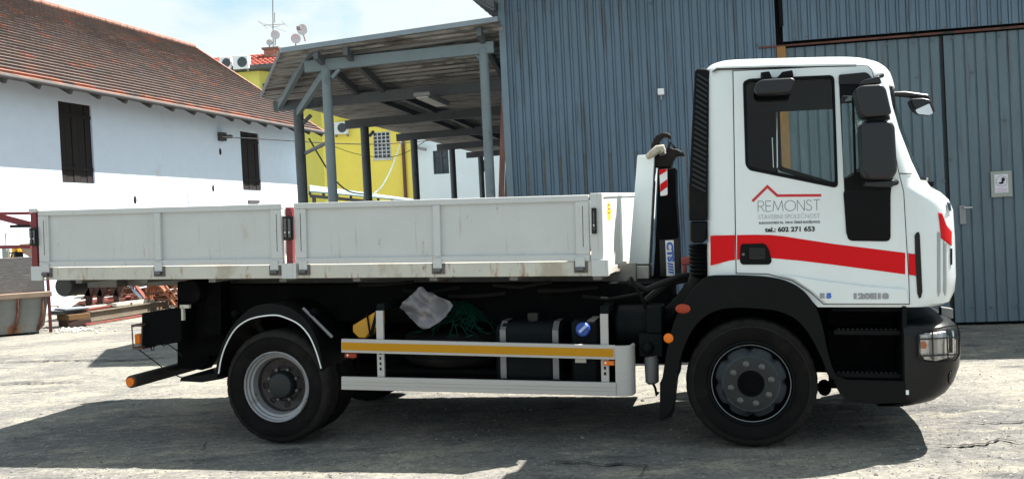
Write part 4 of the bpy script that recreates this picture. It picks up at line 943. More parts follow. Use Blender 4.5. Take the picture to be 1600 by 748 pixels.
patch([(1474, 378), (1476, 376), (1478, 380), (1478, 455), (1476, 462), (1474, 455)], 'panel_recess', MATS['recess_shadow_grey'], .003)
patch([(1484.0, 388), (1487, 388), (1487, 413), (1484.5, 414)], 'grille_slot', m_gloss, .003)
patch([(1402, 270.5), (1424, 271), (1424, 272.3), (1402, 271.8)], 'panel_seam', m_black, .002)
# logo
lg = T([(1175.5, 314.5), (1199, 291.5), (1214.5, 305.7), (1283, 305.2)]); mb = MB(TF); w_ = .0092
pl_ = [Vector(p) for p in lg]; up_, lo_ = [], []
for i, p in enumerate(pl_):
    a = (pl_[i] - pl_[i - 1]).normalized() if i else (pl_[1] - pl_[0]).normalized(); b = (pl_[i + 1] - pl_[i]).normalized() if i < 3 else a
    n1 = Vector((-a.y, a.x)); n2 = Vector((-b.y, b.x)); m_ = n1 + n2; m_ = m_ * (2 / m_.length_squared); up_.append(p + m_ * w_); lo_.append(p - m_ * w_)
mb.prism([tuple(p) for p in up_ + lo_[::-1]], -.0114, -.0102); 
mb.build('roof_logo', mat('logo_red', (0.50, 0.012, 0.02), .35), door, smooth=False)
def stroke_letters():
    mb = MB(TF); p0 = T([(1184.5, 330.5)])[0]; p1 = T([(1281, 315.5)])[0]; H = T([(1184, 314.5)])[0][1] - p0[1]; Wt = p1[0] - p0[0]
    L_ = {'R': ([[(0, 0), (0, 1), (.38, 1), (.52, .88), (.55, .75), (.50, .6), (.36, .5), (0, .5)], [(.25, .5), (.58, 0)]], .58),
          'E': ([[(.50, 1), (0, 1), (0, 0), (.50, 0)], [(0, .52), (.46, .52)]], .50),
          'M': ([[(0, 0), (.12, 1), (.48, .1), (.84, 1), (.96, 0)]], .96),
          'O': ([[(.5 + .5 * math.cos(a * math.pi / 12), .5 + .5 * math.sin(a * math.pi / 12)) for a in range(25)]], 1.0),
          'N': ([[(0, 0), (0, 1), (.66, 0), (.66, 1)]], .66),
          'S': ([[(.48, .84), (.40, .96), (.26, 1), (.12, .96), (.05, .82), (.08, .66), (.24, .55), (.42, .44), (.52, .28), (.46, .10), (.30, 0), (.12, .03), (0, .16)]], .52),
          'T': ([[(0, 1), (.6, 1)], [(.3, 1), (.3, 0)]], .60)}
    word = 'REMONST'; tot = sum(L_[c][1] for c in word) * H; gap = (Wt - tot) / (len(word) - 1); x = p0[0]; sl_ = (315.5 - 314.6) * 0
    for c in word:
        for st in L_[c][0]:
            for (a, b) in zip(st[:-1], st[1:]):
                A_ = Vector((x + a[0] * H, -.0110, p0[1] + a[1] * H)); B_ = Vector((x + b[0] * H, -.0110, p0[1] + b[1] * H)); d = (B_ - A_).normalized() * .0012
                mb.beam(A_ - d, B_ + d, .0012, .0034, (0, 0, 1)) if abs(d.z) < .00117 else mb.beam(A_ - d, B_ + d, .0034, .0012, (0, 1, 0))
        x += L_[c][1] * H + gap
    mb.build('lettering', m_dgreyv, door, smooth=False)
stroke_letters()
def ttext(body, x0, x1, ybase, ytop, m_, off=0.0, y=-.0112, par=None, spacing=1.0, rot=0.0, kx=None):
    p0 = T([(x0, ybase)])[0]; p1 = T([(x1, ybase)])[0]; h_ = T([(x0, ytop)])[0][1] - p0[1]
    mb = text_bm(body, h_ / .72, p0[0], p0[1], TF, y, width=None, off=off, spacing=spacing, rot=0)
    xs_ = [v.co.x for v in mb.bm.verts]; a, b = min(xs_), max(xs_)
    for v in mb.bm.verts: v.co.x = p0[0] + (v.co.x - a) * (p1[0] - p0[0]) / (b - a); v.co.z += math.tan(rot) * (v.co.x - p0[0])
    return mb.build('lettering', m_, par or door, smooth=False)
ttext('STAVEBNÍ SPOLEČNOST', 1185, 1281, 342.6, 335.0, m_greyv, off=-.0012, rot=.0)
ttext('RUDOLFOVSKÁ 93,  370 01 ČESKÉ BUDĚJOVICE', 1186, 1281, 350.0, 346.6, m_dgreyv, off=.0006)
ttext('tel.: 602 271 653', 1195, 1273, 362.2, 355.0, m_gloss, off=.0016)
ttext('E', 1280.5, 1288, 464.5, 457.5, m_greyv, off=.003, y=-.032)
ttext('5', 1290.5, 1298.5, 464.5, 457.5, m_bluev, off=.004, y=-.032)
ttext('120E18', 1333, 1388, 465.5, 457.5, m_greyv, off=.0035, y=-.032)
for yy in (455.2, 467.5):
    pass
# door handle
hpoly = rounded(T([(1157, 381), (1195, 380), (1201, 388), (1206, 408), (1202, 413), (1159, 413), (1156, 408)]), .02)
hd = plate(hpoly, -.022, -.0117, 'door_handle', m_black, bevel=.006, parent=door)
plate(rounded(T([(1170, 386), (1196, 386), (1196, 406), (1170, 406)]), .015), -.032, -.0222, 'grip', m_gloss, bevel=.006, parent=hd)
q = TF.pix(1161.5, 397, 0); MB(TF).cyl((q.x, -.0225, q.z), (q.x, -.026, q.z), .010, 12).build('lock', m_nut, hd)
# mirrors
def mirror(poly, y0, y1, name, parent, bev, m_=None):
    return MB(TF).prism(poly, y0, y1).build(name, m_ or m_mirror, parent, bevel=bev, seg=5)
MY = -.34
up = mirror(rounded(TF.P([(1336, 140), (1346, 133), (1378, 131), (1385, 138), (1394, 176), (1388, 181), (1352, 184), (1345, 177)], MY + .0), .03), MY, MY + .20, 'wide_angle_mirror', truck, .030)
mirror(rounded(TF.P([(1345, 129), (1350, 125), (1374, 119), (1378, 130), (1346, 133)], MY + .03), .01), MY + .03, MY + .14, 'mirror_cap', up, .008)
mn = mirror(rounded(TF.P([(1345, 196), (1351, 190), (1392, 188), (1399, 196), (1403, 268), (1395, 280), (1357, 281), (1348, 270)], MY), .03), MY, MY + .22, 'main_mirror', truck, .028)
mirror(rounded(TF.P([(1352, 284), (1397, 281), (1396, 292), (1366, 292), (1350, 291)], MY + .08), .012), MY + .06, MY + .16, 'mirror_foot', mn, .008)
a = TF.pix(1372, 184, MY + .1); b = TF.pix(1373, 190, MY + .1); MB(TF).cyl(a, b, .07, 16).build('mirror_joint', m_black, mn)
mb = MB(TF); a = TF.pix(1366, 126, MY + .1); b = TF.pix(1378, 118, .0); mb.tube([a, (a + b) / 2 + Vector((0, 0, .01)), b], .016); a = TF.pix(1372, 288, MY + .1); b = TF.pix(1400, 285, .0); mb.tube([a, b], .02); mb.build('mirror_arm', m_black, truck)
mb = MB(TF)
km = mirror(rounded(TF.P([(1177, 140), (1183, 128), (1190, 124), (1238, 121), (1243, 125), (1238, 142), (1233, 145), (1184, 148)], -.22), .03), -.22, -.10, 'kerb_mirror', truck, .028)
km['label'] = 'small kerb mirror above the side window'
for pp in (((1188, 114), (1202, 112), (1208, 126), (1196, 130)), ((1222, 113), (1238, 110), (1240, 120), (1228, 122), (1216, 130), (1212, 124))):
    mirror(rounded(TF.P(pp, -.14), .008), -.16, -.0, 'mirror_bracket', km, .006, m_black)
# front mirror sticking out beyond the windscreen
a = TF.pix(1392, 147, .35); b = TF.pix(1448, 152, .35); c = TF.pix(1455, 160, .35)
fm = MB(TF).tube([a, a.lerp(b, .4) + Vector((0, 0, .006)), b, c], [.016, .022, .020, .012]).build('front_mirror', m_mirror, truck)
hp_ = rounded(TF.P([(1419, 156), (1440, 155), (1452, 158), (1459, 176), (1452, 181), (1434, 179), (1424, 170)], .35), .02)
MB(TF).prism(hp_, .28, .42).build('mirror_head', m_mirror, fm, bevel=.02, seg=3)
MB(TF).prism(rounded(TF.P([(1430, 172), (1452, 162), (1458, 177), (1452, 180), (1434, 178)], .28), .008), .277, .2795).build('mirror_glass', mat('mirror_glass', (.55, .57, .6), .08, .9), fm)
a = TF.pix(1388, 160, .16); MB(TF).ball((a.x + .0, .20, a.z), .05, .06, .14).build('mirror_mount', m_black, fm)
# wiper
mb = MB(TF); a = TF.pix(1446, 292, .5); mb.tube([a, a + Vector((.02, .05, .05)), a + Vector((.0, .3, .06))], .018); mb.box(a.x - .05, a.x + .05, a.y - .03, a.y + .08, a.z, a.z + .035); mb.build('wiper', m_black, truck)
patch([(1477, 316), (1483, 318), (1485, 330), (1479, 329)], 'front_badge', m_chrome, .006)
# ------- interior
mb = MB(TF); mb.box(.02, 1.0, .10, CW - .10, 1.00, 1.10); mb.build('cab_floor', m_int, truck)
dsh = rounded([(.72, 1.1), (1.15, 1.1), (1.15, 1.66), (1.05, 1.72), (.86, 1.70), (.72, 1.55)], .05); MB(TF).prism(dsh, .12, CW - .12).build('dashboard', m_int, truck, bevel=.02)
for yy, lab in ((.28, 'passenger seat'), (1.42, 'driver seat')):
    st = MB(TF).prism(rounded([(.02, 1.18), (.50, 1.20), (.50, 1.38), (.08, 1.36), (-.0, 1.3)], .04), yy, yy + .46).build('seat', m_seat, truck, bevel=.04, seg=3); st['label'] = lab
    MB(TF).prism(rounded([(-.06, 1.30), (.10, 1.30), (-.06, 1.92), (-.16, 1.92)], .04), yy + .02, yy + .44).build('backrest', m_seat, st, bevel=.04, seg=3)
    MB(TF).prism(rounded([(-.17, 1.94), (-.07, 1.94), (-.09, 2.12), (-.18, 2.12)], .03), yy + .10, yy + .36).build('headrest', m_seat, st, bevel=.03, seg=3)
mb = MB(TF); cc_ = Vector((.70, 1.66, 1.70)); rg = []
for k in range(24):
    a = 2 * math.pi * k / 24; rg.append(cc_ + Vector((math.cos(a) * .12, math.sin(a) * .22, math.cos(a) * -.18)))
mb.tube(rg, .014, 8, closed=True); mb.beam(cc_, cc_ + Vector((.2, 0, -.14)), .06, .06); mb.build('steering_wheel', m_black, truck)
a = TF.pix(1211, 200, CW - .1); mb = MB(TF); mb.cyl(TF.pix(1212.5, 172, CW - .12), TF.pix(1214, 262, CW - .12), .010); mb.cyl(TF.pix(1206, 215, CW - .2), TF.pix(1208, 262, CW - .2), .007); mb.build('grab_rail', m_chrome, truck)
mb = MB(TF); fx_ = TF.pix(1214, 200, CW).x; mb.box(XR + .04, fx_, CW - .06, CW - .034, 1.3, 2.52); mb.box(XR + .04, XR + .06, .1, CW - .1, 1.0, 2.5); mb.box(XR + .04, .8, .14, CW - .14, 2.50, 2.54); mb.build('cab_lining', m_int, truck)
# ------- air intake stack behind the cab
ip = T([(1085, 111), (1089, 106), (1106, 106), (1109, 111), (1104, 330), (1103, 345), (1076, 345), (1076, 290)])
it = MB(TF).prism(ip, .03, .36).build('air_intake', m_black, truck, bevel=.012)
mb = MB(TF)
for k in range(22):
    y_ = 116 + k * 8.2; xo = 1085 - (y_ - 111) * .048; a = TF.pix(xo + 4.5, y_, .03); b = TF.pix(1105.5 - k * .15, y_ + 11, .03)
    mb.beam((a.x, .026, a.z), (b.x, .026, b.z), .012, .012, (0, 0, 1))
mb.build('intake_louvre', m_mirror, it)
mb = MB(TF); mb.prism(T([(1078, 346), (1103, 346), (1103, 374), (1098, 380), (1082, 380), (1078, 374)]), .05, .32)
mb.build('intake_box', m_black, it, bevel=.01)
mb = MB(TF)
for k in range(8):
    a = TF.pix(1092.5 + k * .15, 381 + k * 6.2, .18); mb.tube([a, a - Vector((0, 0, .012)), a - Vector((0, 0, .026))], [.066, .078, .066], 18)
mb.build('bellows', m_black, it)
mb = MB(TF); mb.tube([TF.pix(1094, 430, .18), TF.pix(1090, 447, .2), TF.pix(1072, 468, .25), TF.pix(1050, 490, .3), TF.pix(1020, 500, .35)], [.075, .08, .075, .07, .07], 16); mb.build('intake_hose', m_black, it)
# ------- front fender
FO = [(1031, 656), (1034, 600), (1042, 548), (1052, 505), (1066, 474), (1086, 446), (1104, 430), (1150, 429), (1196, 431), (1224, 436), (1248, 447), (1266, 464), (1279, 489), (1287, 520), (1292, 548), (1300, 574), (1310, 593), (1296, 590), (1284, 560), (1272, 535), (1258, 512), (1240, 494), (1212, 483), (1160, 479), (1126, 481), (1102, 492), (1084, 510), (1069, 540), (1060, 572), (1057, 596), (1052, 640)]
fd = MB(TF).prism(rounded(T(FO), .06, 3), -.05, .02).build('front_fender', m_black, truck, bevel=.018, seg=4)
arc = T([(1057, 596), (1060, 572), (1069, 540), (1084, 510), (1102, 492), (1126, 481), (1160, 479), (1212, 483), (1240, 494), (1258, 512), (1272, 535), (1284, 560), (1296, 590)])
mb = MB(TF); mb.prism(arc + [(x * 1.0, z + .03) for x, z in arc[::-1]], .02, .52); mb.build('fender_liner', m_under, fd)
for (px, py, rx, rz, m_) in ((1067, 482, .052, .034, m_redl), (1044.5, 528, .034, .034, m_oran)):
    q = TF.pix(px, py, -.05); MB(TF).ball((q.x, -.052, q.z), rx, .009, rz, 18).build('side_reflector' if rx < .05 else 'side_indicator', m_, fd)
MB(TF).prism(T([(1031, 598), (1056, 598), (1050, 650), (1031, 658)]), .0, .30).build('mudflap', m_black, fd)
# ------- wheels
def tyre(mb, c, r, y0, y1, rr=.29):
    w_ = y1 - y0; n = 120
    prof = [(rr, y0 + .03), (rr + .02, y0 + .012), (rr + .07, y0 - .002), (rr + .085, y0 - .004), (r - .055, y0 + .0), (r - .028, y0 + .010), (r - .008, y0 + .026), (r, y0 + .045)]
    g = w_ - .09
    for k in range(1, 4):
        yc = y0 + .045 + g * k / 4; prof += [(r, yc - .007), (r - .010, yc - .005), (r - .010, yc + .005), (r, yc + .007)]
    prof += [(r, y1 - .045), (r - .008, y1 - .026), (r - .028, y1 - .010), (r - .055, y1), (rr + .05, y1), (rr, y1 - .03)]
    def mod(j, k):
        if 6 <= j <= 7 or j in (len(prof) - 5, len(prof) - 6): return 1 - (.012 if k % 4 == 0 else 0)
        return 1
    mb.lathe(prof, c, n, mod=mod, cap=False)
    mb.lathe([(rr + .115, y0 - .001), (rr + .118, y0 - .005), (rr + .121, y0 - .001)], c, 64, cap=False)
RW = .443
def treadmat(o, c, r):
    o.data.materials.append(m_tread)
    for p in o.data.polygons:
        if math.hypot(p.center.x - c.x, p.center.z - c.z) > r - .050: p.material_index = 1
def wpos(px, py, yl=0):
    v = GF.pix(px, py, yl); return v
fwx = (GF.pix(1073, 598, .02).x + GF.pix(1277, 598, .02).x) / 2
m_dring = mat('worn_disc_ring', (.055, .065, .075), .45, .2, var=.25, dirt=[((.02, .02, .02), .55, 10, (1, 1, 1))])
def front_wheel(y0, sgn):
    c = Vector((fwx, 0, RW - .006)); 
    mb = MB(); 
    if sgn > 0: tyre(mb, c, RW, y0, y0 + .27)
    else: tyre(mb, c, RW, y0, y0 + .27)
    wheel = mb.build('front_wheel', m_tyre, truck); treadmat(wheel, c, RW); wheel['label'] = 'front wheel with dark grey bolted disc'
    yo = y0 if sgn > 0 else y0 + .27; s_ = sgn
    L_ = lambda pr: [(a, yo + s_ * b) for a, b in pr]
    r1 = MB(); r1.lathe(L_([(.292, .03), (.292, .018), (.283, .016), (.276, .022), (.272, .06), (.262, .10), (.258, .15)]), c, 64, cap=False); r1.build('rim', m_tank, wheel)
    r2 = MB(); r2.lathe(L_([(.268, .018), (.266, .014), (.262, .018)]), c, 64, cap=False); r2.build('rim_edge', m_rim, wheel)
    def mod(j, k): return 1 - (.10 * max(0, math.cos(8 * 2 * math.pi * k / 96)) ** 3 if j in (0, 1) else 0)
    d = MB(); d.lathe(L_([(.250, .11), (.240, .055), (.205, .028), (.196, .008), (.188, .0), (.175, .004), (.105, .010), (.098, .004), (.094, .02), (.060, .022), (.055, .012), (.02, .010)]), c, 96, mod=mod); d.build('disc', m_dring, wheel); MB().lathe(L_([(.184, -.0015), (.182, -.002), (.09, .006), (.088, .02)]), c, 64, cap=False).build('disc_face', m_hub, wheel); MB().lathe(L_([(.090, .012), (.088, -.004), (.06, -.006), (.058, -.014), (.01, -.016)]), c, 32).build('hub_cap', m_under, wheel)
    MB().lathe(L_([(.262, .118), (.262, .124)]), c, 48).build('disc_backing', m_under, wheel)  # dark disc added to stop light showing through the disc notches
    for k in range(8):
        a = 2 * math.pi * (k + .25) / 8; x, z = c.x + .138 * math.cos(a), c.z + .138 * math.sin(a); MB().lathe([(.023, yo + s_ * .006), (.022, yo - s_ * .006), (.013, yo - s_ * .010), (.012, yo - s_ * .022), (.006, yo - s_ * .026)], (x, 0, z), 10).build('wheel_nut', m_nut, wheel)
front_wheel(.0, 1); front_wheel(2.02, -1)
rwx = GF.pix(431, 603, .0).x
def rear_wheel(y0, sgn):
    c = Vector((rwx, 0, RW - .004)); yo = y0 if sgn > 0 else y0 + .26; s_ = sgn
    mb = MB(); tyre(mb, c, RW, y0, y0 + .26, .272); wheel = mb.build('rear_wheel', m_tyre, truck); treadmat(wheel, c, RW); wheel['label'] = 'rear outer wheel with deep silver rim'
    L_ = lambda pr: [(a * .94, yo + s_ * b) for a, b in pr]
    r1 = MB(); r1.lathe(L_([(.295, .035), (.296, .012), (.288, .006), (.280, .012), (.276, .03), (.262, .036), (.258, .055), (.240, .062), (.232, .10), (.222, .13)]), c, 72, cap=False); r1.build('rim', m_rim, wheel)
    d = MB(); d.lathe(L_([(.226, .115), (.215, .150), (.150, .165), (.140, .158), (.128, .150), (.06, .150)]), c, 72, cap=False); 
    dd = d.build('disc', m_rimin, wheel)
    for k in range(8):
        a = 2 * math.pi * (k + .1) / 8; MB().lathe([(.027, yo + s_ * .158), (.027, yo + s_ * .153)], (c.x + .172 * math.cos(a), 0, c.z + .172 * math.sin(a)), 14).build('disc_hole', m_gloss, wheel)
    hu = MB(); hu.lathe(L_([(.115, .150), (.112, .09), (.100, .07), (.085, .065), (.02, .062)]), c, 32); hu.build('hub', m_hub, wheel)
    for k in range(8):
        a = 2 * math.pi * (k + .5) / 8; MB().lathe([(.016, yo + s_ * .155), (.015, yo + s_ * .12), (.01, yo + s_ * .115)], (c.x + .126 * math.cos(a), 0, c.z + .126 * math.sin(a)), 8).build('wheel_nut', m_nut, wheel)
    y2 = y0 + .30 if sgn > 0 else y0 - .30
    mb = MB(); tyre(mb, c, RW, y2, y2 + .26); mb.lathe([(.29, y2 + .05), (.29, y2 + .2)], c, 32); o = mb.build('rear_wheel', m_tyre, truck); o['label'] = 'rear inner wheel, mostly hidden'
rear_wheel(-.01, 1); rear_wheel(1.99, -1)
MB().cyl((rwx, .2, RW), (rwx, 2.0, RW), .09).build('rear_axle', m_under, truck); MB().ball((rwx, 1.1, RW), .22, .2, .2).build('differential', m_under, truck)
MB().beam((fwx, .2, RW - .03), (fwx, 1.95, RW - .03), .1, .12).build('front_axle', m_under, truck)
# ------- rear mudguard
MG = [(336, 588), (341, 560), (349, 535), (362, 511), (379, 492), (399, 478), (425, 474), (452, 480), (473, 494), (489, 516), (500, 545), (505, 576)]
def smooth_(P_, n=5):
    o_ = []
    for i in range(len(P_) - 1):
        a, b, c, d = P_[max(i - 1, 0)], P_[i], P_[i + 1], P_[min(i + 2, len(P_) - 1)]
        for k in range(n):
            t = k / n; o_.append(tuple(.5 * (2 * b[j] + (c[j] - a[j]) * t + (2 * a[j] - 5 * b[j] + 4 * c[j] - d[j]) * t * t + (3 * b[j] - a[j] - 3 * c[j] + d[j]) * t ** 3) for j in (0, 1)))
    return o_ + [P_[-1]]
mo = TF.P(smooth_(MG), -.02); cxm = sum(p[0] for p in mo) / len(mo); czm = .5
mi = [(cxm + (x - cxm) * .955, z - .022) for x, z in mo]
mg = MB(TF).prism(mo + mi[::-1], -.02, .62).build('rear_mudguard', m_black, truck, bevel=.004)
wl = TF.P(smooth_([(342, 583), (346, 560), (354, 537), (367, 515), (383, 502), (402, 495), (430, 492), (449, 497), (468, 507), (483, 524), (494, 548), (502, 575)]), -.025)
mb = MB(TF); mb.tube([(x, -.028, z) for x, z in wl], .0055, 8); mb.build('mudguard_trim', m_white, mg)
fl = inset(mo, 0); lip = MB(TF); lip.prism(mo + [(x, z) for x, z in wl[::-1]], -.026, -.016); lip.build('mudguard_lip', m_black, mg)
MB(TF).prism(TF.P([(330, 584), (345, 585), (345, 592), (316, 597), (281, 595), (283, 589), (310, 587)], .0), .0, .5).build('mudguard_flap', m_black, mg)
mb = MB(TF); a = TF.pix(470, 486, .02); b = TF.pix(514, 528, .02); mb.tube([(a.x, .06, a.z + .02), (b.x, .08, b.z)], .013); mb.build('mudguard_stay', m_metal, mg)
for (px, py) in ((370, 490), (491, 488)):
    q = TF.pix(px, py, .1); MB(TF).ball((q.x, .1, q.z), .04, .05, .035).build('mudguard_bracket', m_under, mg)
o = mg.copy(); COL.objects.link(o); o.parent = truck; o.location = TF.T @ Vector((0, 1.56, 0))
# ------- chassis
mb = MB(TF)
for y in (.62, 1.46): mb.box(-4.75, .95, y, y + .08, .68, .93)
mb.build('chassis_rail', m_under, truck)
for x in (-4.5, -3.9, -2.9, -2.0, -1.0, 0.2): MB(TF).box(x, x + .1, .70, 1.46, .72, .90).build('cross_member', m_under, truck)
mb = MB(TF)
for y in (.55, 1.50): mb.box(-4.75, -.62, y, y + .12, .935, 1.08)
mb.box(-4.7, -.6, .45, 1.8, .80, 1.10)
mb.build('subframe', m_under, truck)
mb = MB(TF); mb.box(-3.0, -.55, .62, 1.5, .46, .80); mb.build('underbody_filler', m_under, truck, bevel=.04)  # underbody box added to hide sunlit ground behind the side guard
mb = MB(TF); mb.box(-2.95, -.75, 1.62, 2.1, .40, .92); mb.build('far_side_blocker', m_under, truck, bevel=.04)  # unseen dark box, added to block bright ground between the guard rails
mb = MB(TF); mb.box(-.3, 1.0, .40, 1.8, .45, .96); mb.build('engine', m_under, truck, bevel=.05)
mb = MB(TF)
for i in range(6):
    a = TF.pix(560 + i * 70, 445 + (i % 3) * 9, .3); mb.tube([a, a + Vector((.2, .02, -.02 * (i % 2))), a + Vector((.45, .05, .02))], .014, 6)
mb.tube([TF.pix(980, 440, .2), TF.pix(1010, 452, .2), TF.pix(1060, 432, .25), TF.pix(1090, 428, .3)], .022, 8); mb.tube([TF.pix(985, 432, .1), TF.pix(1005, 470, .2), TF.pix(1015, 500, .3)], .012, 6)
mb.tube([TF.pix(1010, 470, .3), TF.pix(1045, 440, .3), TF.pix(1085, 433, .3)], .03, 8)
mb.build('hoses', m_cable, truck)
a = TF.pix(500, 482, .5); b = TF.pix(650, 484, .5); MB(TF).cyl((a.x, .5, a.z), (b.x, .5, b.z), .022, 8).build('hydraulic_pipe', mat('pipe_grey', (.09, .085, .075), .5), truck)
# leaf spring, rear supports
mb = MB(TF)
for k in range(4): mb.prism([(rwx - .65 + k * .09, .60 - k * .018 + .01), (rwx, .535 - k * .018), (rwx + .65 - k * .09, .60 - k * .018 + .01), (rwx + .65 - k * .09, .615 - k * .018 + .01), (rwx, .55 - k * .018), (rwx - .65 + k * .09, .615 - k * .018 + .01)], .66, .74)
mb.build('leaf_spring', m_under, truck)
# rear crossbeam, lamp and under-run bar
MB(TF).prism(TF.P([(221, 489), (284, 479), (284, 534), (221, 543)], .10), .10, 2.05).build('rear_crossbeam', m_under, truck, bevel=.008)
MB(TF).prism(TF.P([(277, 500), (325, 500), (327, 560), (316, 578), (277, 574)], .45), .45, .60).build('underrun_bracket', m_under, truck, bevel=.004)
MB(TF).prism(TF.P([(277, 440), (345, 440), (345, 522), (277, 535)], .30), .30, .45).build('rear_plate', m_under, truck, bevel=.004)
a = TF.pix(298, 456, .2); MB(TF).cyl((a.x, .18, a.z), (a.x, .50, a.z), .10, 24).build('rear_roller', m_under, truck, bevel=.008)
MB(TF).box(TF.pix(300, 540, .4).x, TF.pix(350, 540, .4).x, .4, 1.9, TF.pix(300, 555, .4).z, TF.pix(300, 520, .4).z).build('rear_tow_member', m_under, truck)
q = TF.pix(205, 596, .02); ub = MB(TF).cyl((q.x, .02, q.z), (q.x, 2.15, q.z), .052, 24).build('underrun_bar', mat('worn_black_bar', (0.028, .024, .024), .6, var=.3, dirt=[((.07, .055, .045), .58, 9, (1, 1, 1))]), truck)
MB(TF).cyl((q.x, .0, q.z), (q.x, .021, q.z), .036, 24).build('bar_reflector', m_oran, ub)
mb = MB(TF); P4 = [TF.pix(*p_, .06) for p_ in ((206, 510), (222, 506), (221, 541), (208, 543))]
mb.tube([tuple(v) for v in P4], .006, 6, closed=True); mb.tube([tuple(v + Vector((0, .16, 0))) for v in P4], .006, 6, closed=True)
for v in P4: mb.tube([tuple(v), tuple(v + Vector((0, .16, 0)))], .006, 6)
a = TF.pix(206, 509, .06); b = TF.pix(222, 506, .06); mb.box(a.x, b.x, .05, .24, a.z - .003, a.z + .012); a = TF.pix(208, 543, .06); mb.box(a.x, b.x, .05, .24, a.z - .012, a.z + .003)
lgd = mb.build('lamp_guard', mat('guard_rust_brown', (.09, .045, .03), .6), truck)
a = TF.pix(213, 521, .12); b = TF.pix(222, 537, .12); MB(TF).box(a.x, b.x, .09, .22, b.z, a.z).build('rear_lamp', m_oran, lgd, bevel=.012, seg=3)
mb = MB(TF)
for pts in (((216, 545), (240, 563), (262, 580), (285, 590)), ((262, 537), (275, 546), (284, 556)), ((236, 540), (237, 547), (240, 547), (241, 540)), ((250, 536), (256, 540), (262, 537))): mb.tube([TF.pix(x, y, .12) for x, y in pts], .0045, 6)
mb.build('rear_cable', m_cable, truck)
a = TF.pix(284, 478, .35); mb = MB(TF); mb.box(TF.pix(284, 480, .1).x, TF.pix(287, 480, .1).x, .09, .12, TF.pix(285, 500, .1).z, TF.pix(285, 478, .1).z); mb.box(TF.pix(282, 480, .1).x, TF.pix(296, 480, .1).x, .09, .12, TF.pix(285, 481, .1).z, TF.pix(285, 476, .1).z); mb.build('white_bracket', m_pale, truck)
# ------- side guard
def rail(pts, y0, y1, name, m_, par=truck, bevel=.003): return MB(TF).prism(T(pts), y0, y1).build(name, m_, par, bevel=bevel)
up_r = rail([(537, 528), (962, 538), (962, 560), (537, 549)], -.045, -.015, 'guard_rail', m_alu)
rail([(538, 533.2), (960, 543.2), (960, 556), (538, 545)], -.0475, -.0455, 'reflective_tape', m_yel, up_r, 0)
lo_r = rail([(537, 586.5), (966, 596), (966, 616.5), (537, 606.5)], -.045, -.015, 'guard_rail', m_alu)
mb = MB(TF)
for f in (.35, .62):
    mb.prism(T([(538, 586.5 + 20 * f), (966, 596 + 20.5 * f), (966, 597 + 20.5 * f), (538, 587.5 + 20 * f)]), -.0465, -.0455)
mb.build('rail_groove', mat('groove_grey', (.33, .32, .30), .5), lo_r)
end = MB(TF); x0, z0 = T([(962, 538)])[0]; x1, z1 = T([(962, 618)])[0]; xe = T([(990, 578)])[0][0]
pl_ = [(x0, -.045), (xe - .10, -.045), (xe - .075, -.042), (xe - .05, -.034), (xe - .028, -.020), (xe - .012, .0), (xe - .003, .024), (xe, .05), (xe, .12), (xe - .02, .12), (xe - .02, .05), (xe - .03, .015), (xe - .05, -.005), (xe - .09, -.018), (x0, -.018)]
end.zprism(pl_, z1 + .006, z0 - .004); end.build('guard_end', m_alu, truck)
for px in (595, 945):
    q = TF.pix(px, 540, .0); qt = TF.pix(px, 485 if px < 700 else 490, .0); qb = TF.pix(px, 588 if px < 700 else 596, 0)
    s_ = MB(TF).box(q.x - .028, q.x + .028, -.014, .012, qb.z, qt.z).build('guard_upright', m_alu, truck, bevel=.002)
    mb = MB(TF)
    for k in range(5):
        z = qb.z + .05 + k * .04; mb.box(q.x - .008, q.x + .008, -.0155, -.0142, z, z + .022)
    mb.build('slots', m_gloss, s_)
    MB(TF).box(q.x - .03, q.x + .03, .013, .62, qt.z, qt.z + .05).build('guard_bracket', m_tank, truck)
for px, py in ((548, 554), (951, 566)):
    a = TF.pix(px - 9, py - 3.2, -.02); b = TF.pix(px + 9, py + 4.5, -.02); lp = MB(TF).box(a.x, b.x, -.03, .0, b.z, a.z).build('side_marker_lamp', m_redl if px < 700 else m_oran, truck, bevel=.004)
    c_ = TF.pix(px - 5, py + .5, -.031); MB(TF).ball((c_.x, -.031, c_.z), .008, .004, .008).build('lamp_spot', m_white, lp)
MB(TF).box(-2.996 - .0, -.85, -.012, .0, .55, .552).bm.free()
# fuel tank with straps
a = TF.pix(780, 500, .12); b = TF.pix(868, 500, .12); zt_ = TF.pix(820, 503, .12).z; zb_ = TF.pix(820, 599, .12).z
tk = MB(TF).prism([(a.x - .03, zb_), (b.x + .03, zb_), (b.x + .03, zt_), (a.x - .03, zt_)], .06, .58).build('fuel_tank', m_tank, truck, bevel=.07, seg=4)
for px in (786, 868):
    q = TF.pix(px, 540, .05); mb = MB(TF); mb.prism([(q.x - .022, zb_ + .05), (q.x + .022, zb_ + .05), (q.x + .022, zt_ - .05), (q.x - .022, zt_ - .05)], .048, .056)
    mb.add([(q.x - .022, .048, zt_ - .05), (q.x + .022, .048, zt_ - .05), (q.x + .022, .12, zt_ + .008), (q.x - .022, .12, zt_ + .008), (q.x - .022, .3, zt_ + .01), (q.x + .022, .3, zt_ + .01)], [(0, 1, 2, 3), (3, 2, 5, 4)]); mb.build('tank_strap', m_strap, tk)
q = TF.pix(833, 492, .2); MB(TF).cyl((q.x, .22, zt_ - .02), (q.x, .22, zt_ + .07), .06, 20).build('filler_cap', m_gloss, tk, bevel=.01)
a = TF.pix(892, 500, .1); b = TF.pix(935, 500, .1)
ad = MB(TF).prism([(a.x, zb_ - .0), (b.x, zb_), (b.x, zt_ + .02), (a.x, zt_ + .02)], .08, .5).build('additive_tank', m_tank, truck, bevel=.03, seg=3)
